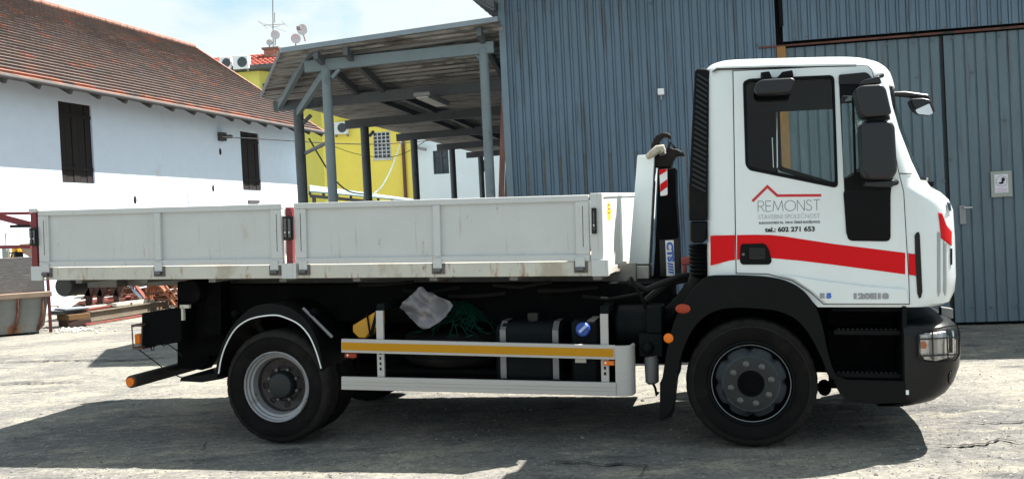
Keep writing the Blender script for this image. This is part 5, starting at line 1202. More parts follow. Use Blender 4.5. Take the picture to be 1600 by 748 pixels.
q = TF.pix(911, 514, .06); cp_ = MB(TF).cyl((q.x, .03, q.z), (q.x, .09, q.z), .052, 24).build('blue_cap', m_blue, ad, bevel=.012)
MB(TF).beam((q.x - .02, .02, q.z - .015), (q.x + .035, .02, q.z + .035), .012, .02).build('cap_grip', mat('pale_blue_grip', (.3, .42, .7), .4), cp_)
mb = MB(TF); q = TF.pix(905, 562, .06); mb.box(q.x - .03, q.x + .05, .06, .075, q.z - .02, q.z + .02); mb.build('tank_label', m_pale, ad)
# spare wheel lying flat with green net on top
a = TF.pix(612, 560, .1); b = TF.pix(770, 560, .1); cx_ = (a.x + b.x) / 2; zz = TF.pix(690, 545, .1).z - .02
mb = MB(TF); prof = [(.20, 0), (.24, .0), (.30, -.01), (.38, .0), (.425, .03), (.44, .06)] + [v for k in range(5) for v in ((.44, .07 + k * .028), (.432, .078 + k * .028), (.432, .084 + k * .028), (.44, .09 + k * .028))] + [(.42, .23), (.37, .25), (.30, .26), (.24, .25), (.20, .25)]
mb.lathe([(r_, h_) for r_, h_ in prof], (cx_, .56, zz - .14), 64, axis='z'); mb.build('spare_tyre', m_tyre, truck)
MB(TF).box(cx_ - .5, cx_ + .5, .15, 1.0, zz - .17, zz - .145).build('spare_cradle', m_under, truck)
MB(TF).box(TF.pix(598, 560, .6).x, TF.pix(984, 560, .6).x, .6, .66, TF.pix(800, 597, .6).z, .62).build('ground_blocker_plate', m_under, truck)  # dark plate added so no lit ground shows above the lower rail
net = empty('green_net', TF.org + TF.rot @ (TF.T @ Vector((cx_ + .05, .40, zz + .11))), 'tangled dark green cord net lying on the spare tyre under the bed', 'net', yaw=TF.yaw)
mb = MB(); rn = random.Random(3)
for k in range(170):
    a0 = rn.uniform(0, 6.28); r_ = rn.uniform(.05, .26); p = Vector((math.cos(a0) * r_, math.sin(a0) * r_ * .9, 0)); pts = []
    d = Vector((rn.uniform(-1, 1), rn.uniform(-1, 1), rn.uniform(0, .6)))
    for s_ in range(6):
        h_ = .24 * max(0, 1 - (p.x ** 2 + p.y ** 2) / .09) * rn.uniform(.6, 1) + rn.uniform(0, .03); pts.append(Vector((p.x, p.y, max(.0, h_)))); p = p + Vector((rn.uniform(-.06, .06) + d.x * .03, rn.uniform(-.06, .06) + d.y * .03, 0))
    mb.tube(pts, .0032, 5)
mb.build('net_cord', m_green, net)
# crumpled white plastic sack hanging
sp_ = [(625, 479), (629, 475), (655, 449), (661, 447), (670, 456), (690, 463), (704, 471), (709, 477), (703, 489), (690, 502), (675, 511), (664, 513), (640, 497), (630, 489)]
q = TF.pix(660, 448, .15); sk = empty('plastic_sack', TF.org + TF.rot @ (TF.T @ q), 'dirty white plastic sheet hanging under the bed above the spare tyre', 'plastic sheet', yaw=TF.yaw)
b2 = bmesh.new(); vs = [b2.verts.new((p[0], 0, -p[1])) for p in sp_]; b2.faces.new(vs)
for k in range(14):
    bmesh.ops.bisect_plane(b2, geom=b2.verts[:] + b2.edges[:] + b2.faces[:], plane_co=(627 + k * 6, 0, 0), plane_no=(1, 0, 0)); bmesh.ops.bisect_plane(b2, geom=b2.verts[:] + b2.edges[:] + b2.faces[:], plane_co=(0, 0, -(449 + k * 4.6)), plane_no=(0, 0, 1))
from mathutils import noise as NZ
for v in b2.verts:
    x, y = v.co.x, -v.co.z; w_ = TF.pix(x, y, .15); n_ = NZ.noise(Vector((x * .05, y * .05, 2))) * .07 + NZ.noise(Vector(((x - y) * .09, (x + y) * .02, 5))) * .09 - .03 * math.sin((x - 625) / 80 * math.pi); w_.y += n_; v.co = TF.T @ (w_ - q)
me = D.meshes.new('sheet'); b2.to_mesh(me); b2.free(); me.materials.append(m_bag); me.polygons.foreach_set('use_smooth', [True] * len(me.polygons))
o = D.objects.new('sheet', me); COL.objects.link(o); o.parent = sk; md = o.modifiers.new('s', 'SOLIDIFY'); md.thickness = .006
md = o.modifiers.new('ss', 'SUBSURF'); md.levels = 1; md.render_levels = 2
# yellow wheel chock in its holder
q = TF.pix(575, 520, .2); ck = empty('wheel_chock', TF.org + TF.rot @ (TF.T @ q), 'yellow wheel chock stowed behind the rear mudguard', 'wheel chock', yaw=TF.yaw)
cp = [(x - q.x, z - q.z) for x, z in TF.P([(551, 508), (589, 485), (590, 508), (577, 520), (570, 528), (560, 527), (551, 518)], .2)]
mb = MB(TF); mb.prism(cp, .0, .16); mb.build('wedge', m_yellow, ck, bevel=.006)
mb = MB(TF); 
for (xa, ya, xb, yb) in ((574, 489, 579, 522), (590, 484, 580, 525)):
    a = TF.pix(xa, ya, .2) - q; b = TF.pix(xb, yb, .2) - q; mb.beam((a.x, -.006, a.z), (b.x, -.006, b.z), .008, .024, (0, 0, 1))
mb.build('holder_strap', m_tank, ck)
# air bottle, filter, drain valve ahead of the guard
mb = MB(TF); q = TF.pix(1019, 576, .1); mb.tube([TF.pix(1017, 556, .1), TF.pix(1018, 562, .1), TF.pix(1019, 596, .1), TF.pix(1019.5, 599, .1)], [.045, .052, .048, .03], 16); fb = mb.build('water_separator', mat('grey_filter', (.10, .10, .105), .45), truck)
mb = MB(TF); q = TF.pix(1012, 543, .1); mb.ball((q.x, .1, q.z), .045, .05, .045); mb.box(q.x - .06, q.x + .1, .1, .3, q.z - .06, q.z + .1); mb.build('valve', m_tank, fb); mb = MB(TF); mb.tube([TF.pix(1020, 598, .1), TF.pix(1024, 606, .1), TF.pix(1026, 618, .1), TF.pix(1029, 612, .1)], .010, 6); mb.build('drain_valve', m_tank, fb)
mb = MB(TF); a = TF.pix(960, 500, .15); b = TF.pix(1015, 500, .15); mb.cyl((a.x, .32, a.z - .05), (b.x, .32, b.z - .05), .15, 24); mb.build('air_filter', m_tank, truck, bevel=.02)
mb = MB(TF); mb.box(TF.pix(1010, 500, .15).x, TF.pix(1035, 500, .15).x, .12, .4, TF.pix(1020, 520, .15).z, TF.pix(1020, 478, .15).z); mb.build('valve_box', m_tank, truck, bevel=.01)
mb = MB(TF); mb.box(TF.pix(1060, 500, .5).x - .15, TF.pix(1100, 500, .5).x, .5, .6, .5, .9); mb.build('chassis_bracket', m_under, truck)
q = TF.pix(1288, 605, .5); MB(TF).ball((q.x, .5, q.z), .05, .06, .06).build('steering_joint', m_under, truck)
# ------- step well between fender and bumper
mb = MB(TF); mb.box(*[TF.pix(1300, 500, .02).x, TF.pix(1418, 500, .02).x], .32, .36, .36, .98); mb.box(TF.pix(1300, 500, .02).x, TF.pix(1418, 500, .02).x, .02, .36, .935, .962); mb.build('step_back', m_under, truck)
for (ya, yb, y0) in ((515, 524, .06), (582, 592, .03)):
    a = TF.pix(1302, ya, y0); b = TF.pix(1413, yb, y0); st = MB(TF).box(a.x, b.x, y0, .33, b.z, a.z).build('step', m_black, truck, bevel=.006)
    mb = MB(TF)
    x = a.x + .03
    while x < b.x - .03: mb.box(x, x + .014, y0 + .02, .30, a.z, a.z + .006); x += .03
    mb.build('step_tread', m_mirror, st)
rail_ = MB(TF).prism(rounded(T([(1292, 560), (1303, 583), (1320, 592), (1414, 594), (1415, 627), (1362, 629), (1326, 626), (1310, 612)]), .02), -.03, .30).build('step_skirt', m_black, truck, bevel=.02, seg=3)
MB(TF).prism(T([(1409, 478), (1416, 478), (1418, 600), (1410, 600)]), -.01, .3).build('step_pillar', m_black, truck, bevel=.005)
q = TF.pix(1417, 612, -.02); MB(TF).box(q.x - .008, q.x + .010, -.034, .0, q.z - .015, q.z + .015).build('skirt_clip', m_bedfront, rail_)
# ------- bumper
BS = [(.285, 1.10, .13), (.30, 1.17, .07), (.33, 1.25, .035), (.38, 1.31, .012), (.45, 1.355, 0), (.55, 1.39, 0), (.65, 1.40, 0), (.74, 1.402, 0), (.79, 1.395, 0), (.83, 1.37, .02), (.853, 1.34, .05), (.868, 1.29, .10), (.872, 1.22, .18)]
bx0 = TF.pix(1412, 560, 0).x
mb = MB(TF); rr = []
for z, xf, d in BS:
    pts = [(bx0, CW / 2), (bx0, -.03 + d)]; x1_ = xf - .26
    for k in range(1, 5): pts.append((bx0 + (x1_ - bx0) * k / 4, -.03 + d))
    for k in range(1, 15):
        a = math.pi / 2 * k / 14; pts.append((x1_ + .26 * math.sin(a) ** .85, -.03 + d + .40 * (1 - math.cos(a) ** .85)))
    for k in range(1, 5): t = k / 4; pts.append((xf + .05 * (1 - (1 - t) ** 2), .37 + d + (CW / 2 - .37 - d) * t))
    full = pts + [(x, CW - y) for x, y in pts[::-1][1:-1]]
    rr.append([mb.bm.verts.new((x, y, z)) for x, y in full])
n_ = len(rr[0])
for j in range(len(rr) - 1):
    for i in range(n_): mb.bm.faces.new((rr[j][i], rr[j][(i + 1) % n_], rr[j + 1][(i + 1) % n_], rr[j + 1][i]))
mb.bm.faces.new(rr[0][::-1]); mb.bm.faces.new(rr[-1]); bmesh.ops.recalc_face_normals(mb.bm, faces=mb.bm.faces[:])
bvb = BVHTree.FromBMesh(mb.bm); bumper = mb.build('bumper', m_black, truck)
bumper.data.materials[0] = mat('bumper_plastic', (.0036, .0042, .0052), .36, var=.2, bump=.06, bscale=200, spec=.30)
HLp = [(1436, 524), (1441, 521), (1465, 519), (1486, 517), (1489, 521), (1489, 550), (1484, 558), (1462, 563), (1443, 561), (1437, 554)]
hl = patch(HLp, 'headlight', mat('reflector_silver', (.50, .50, .50), .25, .7, var=.25, scale=30), .004, bv=bvb, parent=truck)
patch([(1438, 534), (1444, 532), (1448, 538), (1446, 544), (1439, 544)], 'indicator_bulb', m_oran, .010, bv=bvb, parent=hl)
patch([(1450, 521), (1463, 520), (1464, 561), (1452, 561)], 'reflector_panel', mat('pale_reflector', (.46, .43, .42), .3), .008, bv=bvb, parent=hl)
patch([(1474, 520), (1479, 520), (1480, 556), (1474, 558)], 'reflector_panel', mat('bright_reflector', (.9, .9, .9), .12, .6), .010, bv=bvb, parent=hl)
patch(HLp, 'lens', m_lens, .016, bv=bvb, parent=hl)
def onb(px, py, off, bv=bvb):
    org = TF.inv @ (CAM - TF.org); d = (TF.inv @ ray(px, py)).normalized(); h, nrm, _, _ = bv.ray_cast(org, d)
    if h is None: return None
    if nrm.dot(d) > 0: nrm = -nrm
    return h + nrm * off
mb = MB(TF)
def wire(pts, r_=.0045, closed=False):
    q = [onb(x, y, .034) for x, y in pts]; q = [v for v in q if v is not None]; 
    if len(q) > 1: mb.tube(q, r_, 6, closed=closed)
wire([(1434, 522), (1440, 518), (1464, 516), (1480, 513), (1489, 512), (1491, 520), (1491, 552), (1486, 561), (1463, 566), (1441, 564), (1434, 556)], .006, True)
for x0 in (1455, 1475): wire([(x0, 517), (x0 + .5, 540), (x0 + 1, 564)])
for y0 in (528, 554): wire([(1435, y0 + 1), (1455, y0), (1475, y0 - 1), (1490, y0 - 2)])
mb.build('headlight_guard', m_gloss, hl)
patch([(1482, 584), (1487, 578), (1489, 582), (1488, 596), (1484, 600), (1482, 596)], 'bumper_recess', m_gloss, .003, bv=bvb, parent=bumper)
mb = MB(TF)
for k in range(5):
    q = TF.pix(1471 + k * 3.5, 487 + k * .5, .55); mb.box(q.x - .008, q.x + .008, .5, .6, q.z - .03, q.z + .035)
mb.build('bumper_step_grip', m_metal, bumper)

# ================================================================== HOOK ARM (part of the truck)
HY = 1.0
def hp2(pts, y0, y1, name, m_, par, bevel=.01): return MB(TF).prism(TF.P(pts, y0), y0 if False else y0, y1).build(name, m_, par, bevel=bevel)
arm = hp2([(1028, 263), (1055, 262), (1056, 312), (1060, 372), (1062, 440), (1020, 440), (1024, 380), (1027, 300)], HY, HY + .28, 'hook_arm', m_under, truck)
hp2([(1030, 375), (1061, 372), (1063, 432), (1031, 432)], HY - .03, HY - .001, 'arm_plate', m_gloss, arm, .004)
# hook: curved horn plus pointed nose
HC = []
cxh, cyh = 1039.5, 233
for k in range(15):
    a = math.pi * (1.08 - .92 * k / 14) ; HC.append((cxh + 22 * math.cos(a) * 1.0 + 2, cyh - 25 * math.sin(a)))
for k in range(15):
    a = math.pi * (.20 + .90 * k / 14); HC.append((cxh + 12 * math.cos(a) + 2.5, cyh + 2 - 16.5 * math.sin(a)))
HC = [(1018, 250), (1016.5, 235), (1019, 222), (1025, 212), (1034, 207), (1043, 207.5), (1049, 212), (1047, 217), (1041, 214.5), (1034, 215.5), (1029.5, 222), (1028, 232), (1030, 245)]
hook = hp2(HC, HY + .08, HY + .18, 'hook', mat('worn_hook_steel', (.014, .011, .010), .6, .1, spec=.2, dirt=[((.035, .028, .025), .55, 9, (1, 1, 1))]), arm, .008)
hp2([(1024, 262), (1023, 246), (1036, 242), (1041, 240), (1046, 230), (1051, 232), (1058, 233), (1067, 238), (1069, 243), (1058, 243), (1052, 249), (1048, 262)], HY + .06, HY + .20, 'hook_body', MATS['worn_hook_steel'], arm, .008)
mb = MB(TF); mb.tube([TF.pix(1042, 238, HY + .1), TF.pix(1047.5, 223, HY + .1), TF.pix(1056, 233, HY + .1)], .014, 8); mb.build('safety_latch', m_gloss, hook)
mb = MB(TF)
hp2([(1030, 265), (1042.5, 264), (1043, 305), (1032, 306)], HY - .004, HY - .001, 'warning_board', m_white, arm, 0)
for q_ in (((1030, 265), (1041.5, 264.2), (1042, 267), (1030.5, 274)), ((1031.5, 288), (1042.3, 280), (1042.6, 292), (1031.8, 300)), ((1040, 305.5), (1043, 303), (1043, 305.3))): hp2(list(q_), HY - .0065, HY - .0045, 'red_bar', m_stripe, arm, 0)
lb = hp2([(1039.5, 375.5), (1052.5, 375), (1054.5, 430), (1041.5, 431)], HY - .034, HY - .0315, 'maker_plate', m_white, arm, 0)
# vertical blue lettering C T S and slanted bars
pA = TF.pix(1039.5, 376, HY - .035); pB = TF.pix(1053, 376, HY - .035); pC = TF.pix(1041, 430, HY - .035); wdt = pB.x - pA.x
mb = text_bm('CTS', 1.0, 0, 0, None, 0, off=.065); xs_ = [v.co.x for v in mb.bm.verts]; zs_ = [v.co.z for v in mb.bm.verts]
mb.fr = TF; hgt = (pA.z - pC.z)
for v in mb.bm.verts:
    tx = (v.co.x - min(xs_)) / (max(xs_) - min(xs_)); tz = (v.co.z - min(zs_)) / (max(zs_) - min(zs_))
    v.co = Vector((pA.x + .006 + tx * .010 + tz * (wdt - .014), HY - .0365 + v.co.y * .5, pA.z - .010 - tx * hgt * .58))
mb.build('lettering', m_bluev, lb, smooth=False)
mb = MB(TF)
for k in range(4):
    z = pA.z - hgt * (.68 + k * .08); x = pA.x + .014 + k * .002; mb.prism([(x, z), (x + wdt - .024, z - .012), (x + wdt - .024, z + .004), (x, z + .014)], HY - .037, HY - .035)
mb.build('slanted_bars', m_bluev, lb, smooth=False)
q = TF.pix(1072, 408, .9); mb = MB(TF); mb.box(q.x - .04, q.x + .10, .9, 1.1, q.z - .03, q.z + .03); mb.box(q.x - .03, q.x, .9, 1.0, q.z - .10, q.z - .03); mb.build('valve_cover', mat('faded_red_cast', (.28, .05, .04), .6), truck, bevel=.01)

# ================================================================== CONTAINER BED
bed = empty('flatbed_container', TF, 'white steel drop side flatbed body carried on the hook lift truck', 'flatbed')
XB0, XB1 = TF.pix(62, 430, 0).x, TF.pix(943, 425, 0).x
zb0 = (TF.pix(100, 437.5, 0).z + TF.pix(930, 431, 0).z) / 2
ztop = 1.765
BW = 2.42
zr = zb0 + .105
def bx(name, m_, x0, x1, y0, y1, z0, z1, par=bed, bevel=.004): return MB(TF).box(x0, x1, y0, y1, z0, z1).build(name, m_, par, bevel=bevel)
bx('floor', m_bedlow, XB0 + .003, XB1 - .02, .06, BW - .06, zb0 + .05, zr - .005)
for side in (0, 1):
    y0, y1 = (0, .06) if side == 0 else (BW - .06, BW)
    bx('bottom_rail', m_bedlow, XB0 + .08, XB1 - .03, y0 + (.005 if side == 0 else 0), y1, zb0, zr - .002)
mb = MB(TF)
for y in (.70, 1.62): mb.box(XB0 + .3, XB1 + .15, y, y + .10, zb0 - .10, zb0 + .05)
x = XB0 + .3
while x < XB1: mb.box(x, x + .06, .06, BW - .06, zb0 - .03, zb0 + .05); x += .62
mb.build('base_frame', mat('bed_frame_grey', (.16, .155, .145), .6, var=.3, dirt=[(RUST, .6, 7, (1, 1, 1))]), bed)
for y in (.45, 1.75):
    q = TF.pix(105, 447, .5); MB(TF).cyl((q.x, y, q.z + .0), (q.x, y + .22, q.z), .09, 20).build('roller', mat('roller_grey', (.03, .03, .028), .6), bed, bevel=.01)
bx('rear_box', MATS['bed_frame_grey'], XB0 + .02, XB0 + .32, .55, 1.85, zb0 - .10, zb0 + .04)
def dropside(xa, xb, mids, side):
    yo = 0 if side == 0 else BW; s_ = 1 if side == 0 else -1
    def B(mb, x0, x1, d0, d1, z0, z1):
        a, b = yo + s_ * d0, yo + s_ * d1; mb.box(x0, x1, min(a, b), max(a, b), z0, z1)
    z0 = zr + .004; fw_ = .052
    sh_ = MB(TF); B(sh_, xa + .01, xb - .01, .022, .034, z0 + .01, ztop - .01); panel = sh_.build('dropside', m_bed, bed)
    mb = MB(TF); B(mb, xa, xb, .0, .045, ztop - .045, ztop); panel_f = mb.build('top_edge', m_bed, panel, bevel=.005)
    mb = MB(TF); B(mb, xa, xb, .0, .045, z0, z0 + .045); mb.build('bottom_edge', m_bed, panel, bevel=.005)
    for x0, x1 in ((xa, xa + .10), (xb - .10, xb)):
        mb = MB(TF); B(mb, x0, x1, .001, .045, z0 + .0455, ztop - .0455); mb.build('end_upright', m_bed, panel, bevel=.005)
        mb = MB(TF); xm = x0 + .055; B(mb, xm - .002, xm + .002, -.0005, .003, z0 + .1, z0 + .28); B(mb, xm - .002, xm + .002, -.0005, .003, ztop - .25, ztop - .08); mb.build('edge_slot', m_gloss, panel)
    for xm in mids:
        mb = MB(TF); B(mb, xm - .028, xm + .028, -.008, .030, z0 + .0455, ztop - .0455); mb.build('stake', m_bed, panel, bevel=.006)
    for xm in [xa + .07] + mids + [xb - .07]:
        mb = MB(TF); B(mb, xm - .035, xm + .035, -.012, .0, z0 - .045, z0 + .03); h_ = mb.build('hinge', m_bed, panel, bevel=.004)
        mb = MB(TF); B(mb, xm - .045, xm + .055, -.004, .004, z0 - .085, z0 - .002); mb.build('hinge_recess', MATS['rust_streak'], h_)
        mb = MB(TF); a = yo - s_ * .016; mb.cyl((xm - .028, a, z0 - .058), (xm + .028, a, z0 - .058), .015, 10); mb.build('hinge_pin', m_latch, h_)
    return panel
xs1 = [TF.pix(p_, 380, 0).x for p_ in (60, 247, 441)]; xs2 = [TF.pix(p_, 380, 0).x for p_ in (460, 683, 921)]
for side in (0, 1):
    dropside(xs1[0], xs1[2], [xs1[1]], side); dropside(xs2[0], xs2[2], [xs2[1]], side)
# end box: rusty line under dropsides
def latch(px, py0, py1, w_, par):
    a = TF.pix(px - w_, py0, -.01); b = TF.pix(px + w_, py1, -.01); o = MB(TF).box(a.x, b.x, -.022, .0, b.z, a.z).build('latch', m_gloss, par, bevel=.004)
    n = 2 if w_ > 5 else 1
    for k in range(n):
        x0 = a.x + .012 + (b.x - a.x - .012) * k / n; x1 = x0 + (b.x - a.x - .012) / n - .012; c_ = MB(TF).box(x0, x1, -.034, -.022, b.z + .02, a.z - .02).build('latch_lever', m_latch, o, bevel=.006)
        MB(TF).ball(((x0 + x1) / 2, -.036, b.z + .06), .007, .004, .007, 8).build('rivet', m_chrome, o)
for side in (0,):
    a, b = TF.pix(446, 370, 0).x, TF.pix(455, 370, 0).x; po = bx('centre_post', m_red, a, b, .005, .06, zr, ztop - .03); latch(450.5, 338, 375, 8, po)
    a, b = TF.pix(48.5, 370, 0).x, TF.pix(57.5, 370, 0).x; po2 = bx('rear_post', m_red, a, b, -.002, .06, zr, ztop - .015); latch(53, 356, 384, 6.5, po2)
    bx('post_cap', m_bed, TF.pix(46, 370, 0).x, TF.pix(60, 370, 0).x, -.004, .07, ztop - .014, ztop + .02, po2)
    a, b = TF.pix(923, 370, 0).x, XB1; po3 = bx('front_post', m_bed, a, b, .0, .07, zr, ztop + .01); latch(928.5, 325, 365, 4.2, po3)
for a, b in ((50, 68), (441, 464), (925, 951)):
    bx('post_foot', m_bed, TF.pix(a, 425, 0).x, TF.pix(b, 425, 0).x, -.014, .05, zb0 - .002, zr + .012)
for nm_, px0, px1 in (('centre_post', 446, 455), ('rear_post', 48.5, 57.5), ('front_post', 923, 940)):
    bx(nm_, m_red if px0 < 900 else m_bed, TF.pix(px0, 370, 0).x, TF.pix(px1, 370, 0).x, BW - .06, BW, zr, ztop - .02)
# front wall and tailgate
def taper(x0, x1, za, zn, zf, name, par, y0=.06):
    return MB(TF).hexa([(x0, y0, za), (x1, y0, za), (x1, BW, za), (x0, BW, za)] if not isinstance(za, tuple) else [(x0, y0, za[0]), (x1, y0, za[0]), (x1, BW, za[1]), (x0, BW, za[1])], [(x0, y0, zn), (x1, y0, zn), (x1, BW, zf), (x0, BW, zf)]).build(name, m_bedfront, par, bevel=.004)
fw = taper(XB1 - .055, XB1 - .012, zr - .10, ztop + .0, ztop + .055, 'front_wall', bed)
taper(XB1 - .062, XB1 - .004, (ztop - .02, ztop + .035), ztop + .012, ztop + .067, 'wall_cap', fw, .072)
MB(TF).box(XB1 - .011, XB1 - .010, 1.04, 1.043, zr + .1, ztop - .1).build('wall_seam', MATS['recess_shadow_grey'], fw)
q = onb  # yellow mark on the front wall
mb = MB(TF); zz = TF.pix(955, 325, .5).z
star = []
for k in range(16):
    a = 2 * math.pi * k / 16; r_ = (1.0 if k % 2 == 0 else .72); star.append((.42 + .13 * r_ * math.cos(a), 1.645 + .085 * r_ * math.sin(a)))
vs = [(XB1 - .0118, y, z) for y, z in star] + [(XB1 - .0100, y, z) for y, z in star]; n_ = len(star)
mb.add(vs, [list(range(n_)), [n_ + i for i in range(n_)][::-1]] + [(i, (i + 1) % n_, n_ + (i + 1) % n_, n_ + i) for i in range(n_)]); st = mb.build('yellow_sticker', mat('bright_yellow_vinyl', (.85, .66, .01), .4), fw)
mb = MB(TF)
for k in range(3): mb.box(XB1 - .0098, XB1 - .0092, .36, .48, 1.69 - k * .03, 1.700 - k * .03)
mb.build('sticker_marks', mat('sticker_red', (.6, .08, .02), .5), st)
bx('tailgate', m_bed, XB0 - .0, XB0 + .04, .061, BW - .061, zr, ztop)
# front column that takes the hook
c0 = [TF.pix(*p_, 1.0) for p_ in ((989, 413), (1014, 408), (1022.5, 241), (998.5, 243))]
xl0, xr0, xr1, xl1 = c0[0].x, c0[1].x, c0[2].x, c0[3].x; z0, z1 = c0[0].z, c0[2].z
colm = MB(TF).hexa([(xl0 - .04, 1.06, z0), (xr0, 1.0, z0), (xr0, 1.34, z0), (xl0 - .04, 1.34, z0)], [(xl1 - .02, 1.06, z1), (xr1, 1.0, z1), (xr1, 1.34, z1), (xl1 - .02, 1.34, z1)]).build('hook_column', mat('column_white_paint', (.68, .74, .75), .45, var=.05, dirt=[((.5, .52, .5), .62, 5, (1, 1, .3)), ((.3, .2, .15), .74, 14, (1, 1, 1))]), bed, bevel=.006)
mb = MB(TF); mb.tube([TF.pix(1010, 246, 1.0), TF.pix(1018, 241, 1.0), TF.pix(1028, 233, 1.0), TF.pix(1035, 231, 1.0), TF.pix(1037, 237, 1.0)], [.02, .030, .034, .030, .02], 12); mb.cyl(TF.pix(1031, 235, 1.0), TF.pix(1031, 235, 1.0) + Vector((0, .30, 0)), .026); mb.build('hook_bar', m_bedlow, colm)
mb = MB(TF); a = TF.pix(961, 425, .62); b = TF.pix(1013, 436, 1.0)
zz0, zz1 = TF.pix(1000, 436, 1.0).z, TF.pix(1000, 415, 1.0).z
mb.box(XB1 - .01, TF.pix(1014, 425, 1.0).x, 1.0, 1.36, zz0, zz1); mb.build('column_foot', m_bedlow, bed, bevel=.006)
zf0 = TF.pix(950, 431, .1).z
mb = MB(TF); mb.box(XB1 - .012, XB1 + .012, .05, BW, zr - .11, zr - .06); mb.build('front_sill', m_bedlow, bed, bevel=.004)
mb = MB(TF); mb.hexa([(XB1 + .01, .62, zf0 - .0), (XB1 + .12, .98, zf0), (XB1 + .12, 1.5, zf0), (XB1 + .01, 1.5, zf0)], [(XB1 + .01, .62, zf0 + .02), (XB1 + .12, .98, zf0 + .02), (XB1 + .12, 1.5, zf0 + .02), (XB1 + .01, 1.5, zf0 + .02)]); mb.build('gusset', m_bedlow, bed)

# ================================================================== SCRAP YARD AT THE LEFT
SY = 0
def bar(name, p, q, w_, h_, m_, lab, cat, group=None, up=(0, 0, 1)):
    p = Vector(p); q = Vector(q); o = MB().beam((0, 0, 0), q - p, w_, h_, up).build(name, m_, bevel=min(w_, h_) * .08); o.location = p; return tag(o, lab, cat, group)
def pipe(name, p, q, r_, m_, lab, cat, group=None):
    p = Vector(p); q = Vector(q); o = MB().cyl((0, 0, 0), q - p, r_, 10).build(name, m_); o.location = p; return tag(o, lab, cat, group)
def ibeam(name, p, q, H_, B_, m_, lab, group=None):
    p = Vector(p); q = Vector(q); d = q - p; mb = MB(); u = Vector((0, 0, 1)); t = H_ * .09
    mb.beam(u * (t / 2), d + u * (t / 2), B_, t); mb.beam(u * (H_ / 2), d + u * (H_ / 2), t, H_ - 2 * t - .002); mb.beam(u * (H_ - t / 2), d + u * (H_ - t / 2), B_, t)
    o = mb.build(name, m_); o.location = p; return tag(o, lab, 'steel beam', group)
# skip container
SK = gp(82, 511)
skf = Frame((at(-4, 520, 17.5).x, 17.5, 0), R(27))
def sp(px, py, yl=0): return skf.pix(px, py, yl)
skip = empty('skip_container', skf, 'open steel skip with rusty ribs and timber side boards at the left edge', 'skip')
xr_ = sp(76, 460).x; zt_ = sp(40, 462).z; zb_ = 0.03
prof = [(xr_, zt_), (xr_ - .10, zb_ + .12), (xr_ - .22, zb_), (xr_ - 3.4, zb_), (xr_ - 4.0, zt_)]
mb = MB(); mb.prism(prof, 0, 1.9); m_skip = mat('skip_grey_green', (.19, .195, .18), .7, var=.2, dirt=[(RUST, .56, 3, (1, 1, .6)), ((.14, .13, .12), .6, 5, (1, 1, .4))]); bd = mb.build('body', m_skip, skip, smooth=False)
MB().box(xr_ - 4.05, xr_ + .06, -.07, .0, zt_ - .04, zt_ + .06).build('rim', mat('rust_pale', (.34, .24, .18), .8, var=.3), skip, bevel=.01)
for k in range(9):
    xt = xr_ - .10 - k * .42; MB().tube([(xt, -.04, zt_ - .04), (xt - .02, -.045, zt_ - .3), (xt - .06, -.035, zb_ + .2), (xt - .13, .01, zb_ + .02)], [.035, .035, .035, .03], 6).build('rib', m_rust, skip)
    if k % 3 == 2: pass
for k in range(2):
    za = zt_ + .04 + k * .352; zb2 = za + .350; MB().box(xr_ - 4.0, xr_ - .06 - .02 * k, .02, .07, za, zb2).build('side_board', m_wood, skip, bevel=.006)
for xx in (-.95, -2.6): MB().box(xr_ + xx - .025, xr_ + xx + .025, -.0, .019, zt_ + .06, zt_ + .80).build('board_strap', m_rust, skip)
MB().box(xr_ - .03, xr_ + .03, -.02, .05, -.0, zt_ + .70).build('corner_post', mat('dark_red_rust', (.14, .03, .03), .8, var=.3), skip)
G1 = 'steel sections in the scrap pile'
ibeam('steel_beam', gp(139, 502, .02), gp(264, 482, .02), .21, .13, m_steelg, 'long brownish grey steel beam lying along the front of the scrap pile')
bar('steel_channel', gp(133, 507, .02), gp(262, 486, .02), .06, .04, m_rust2, 'thin red brown bar on the ground right in front of the long beam', 'steel bar')
rr_ = random.Random(11)
def Bz(px, py, Y): return at(px, py, Y)
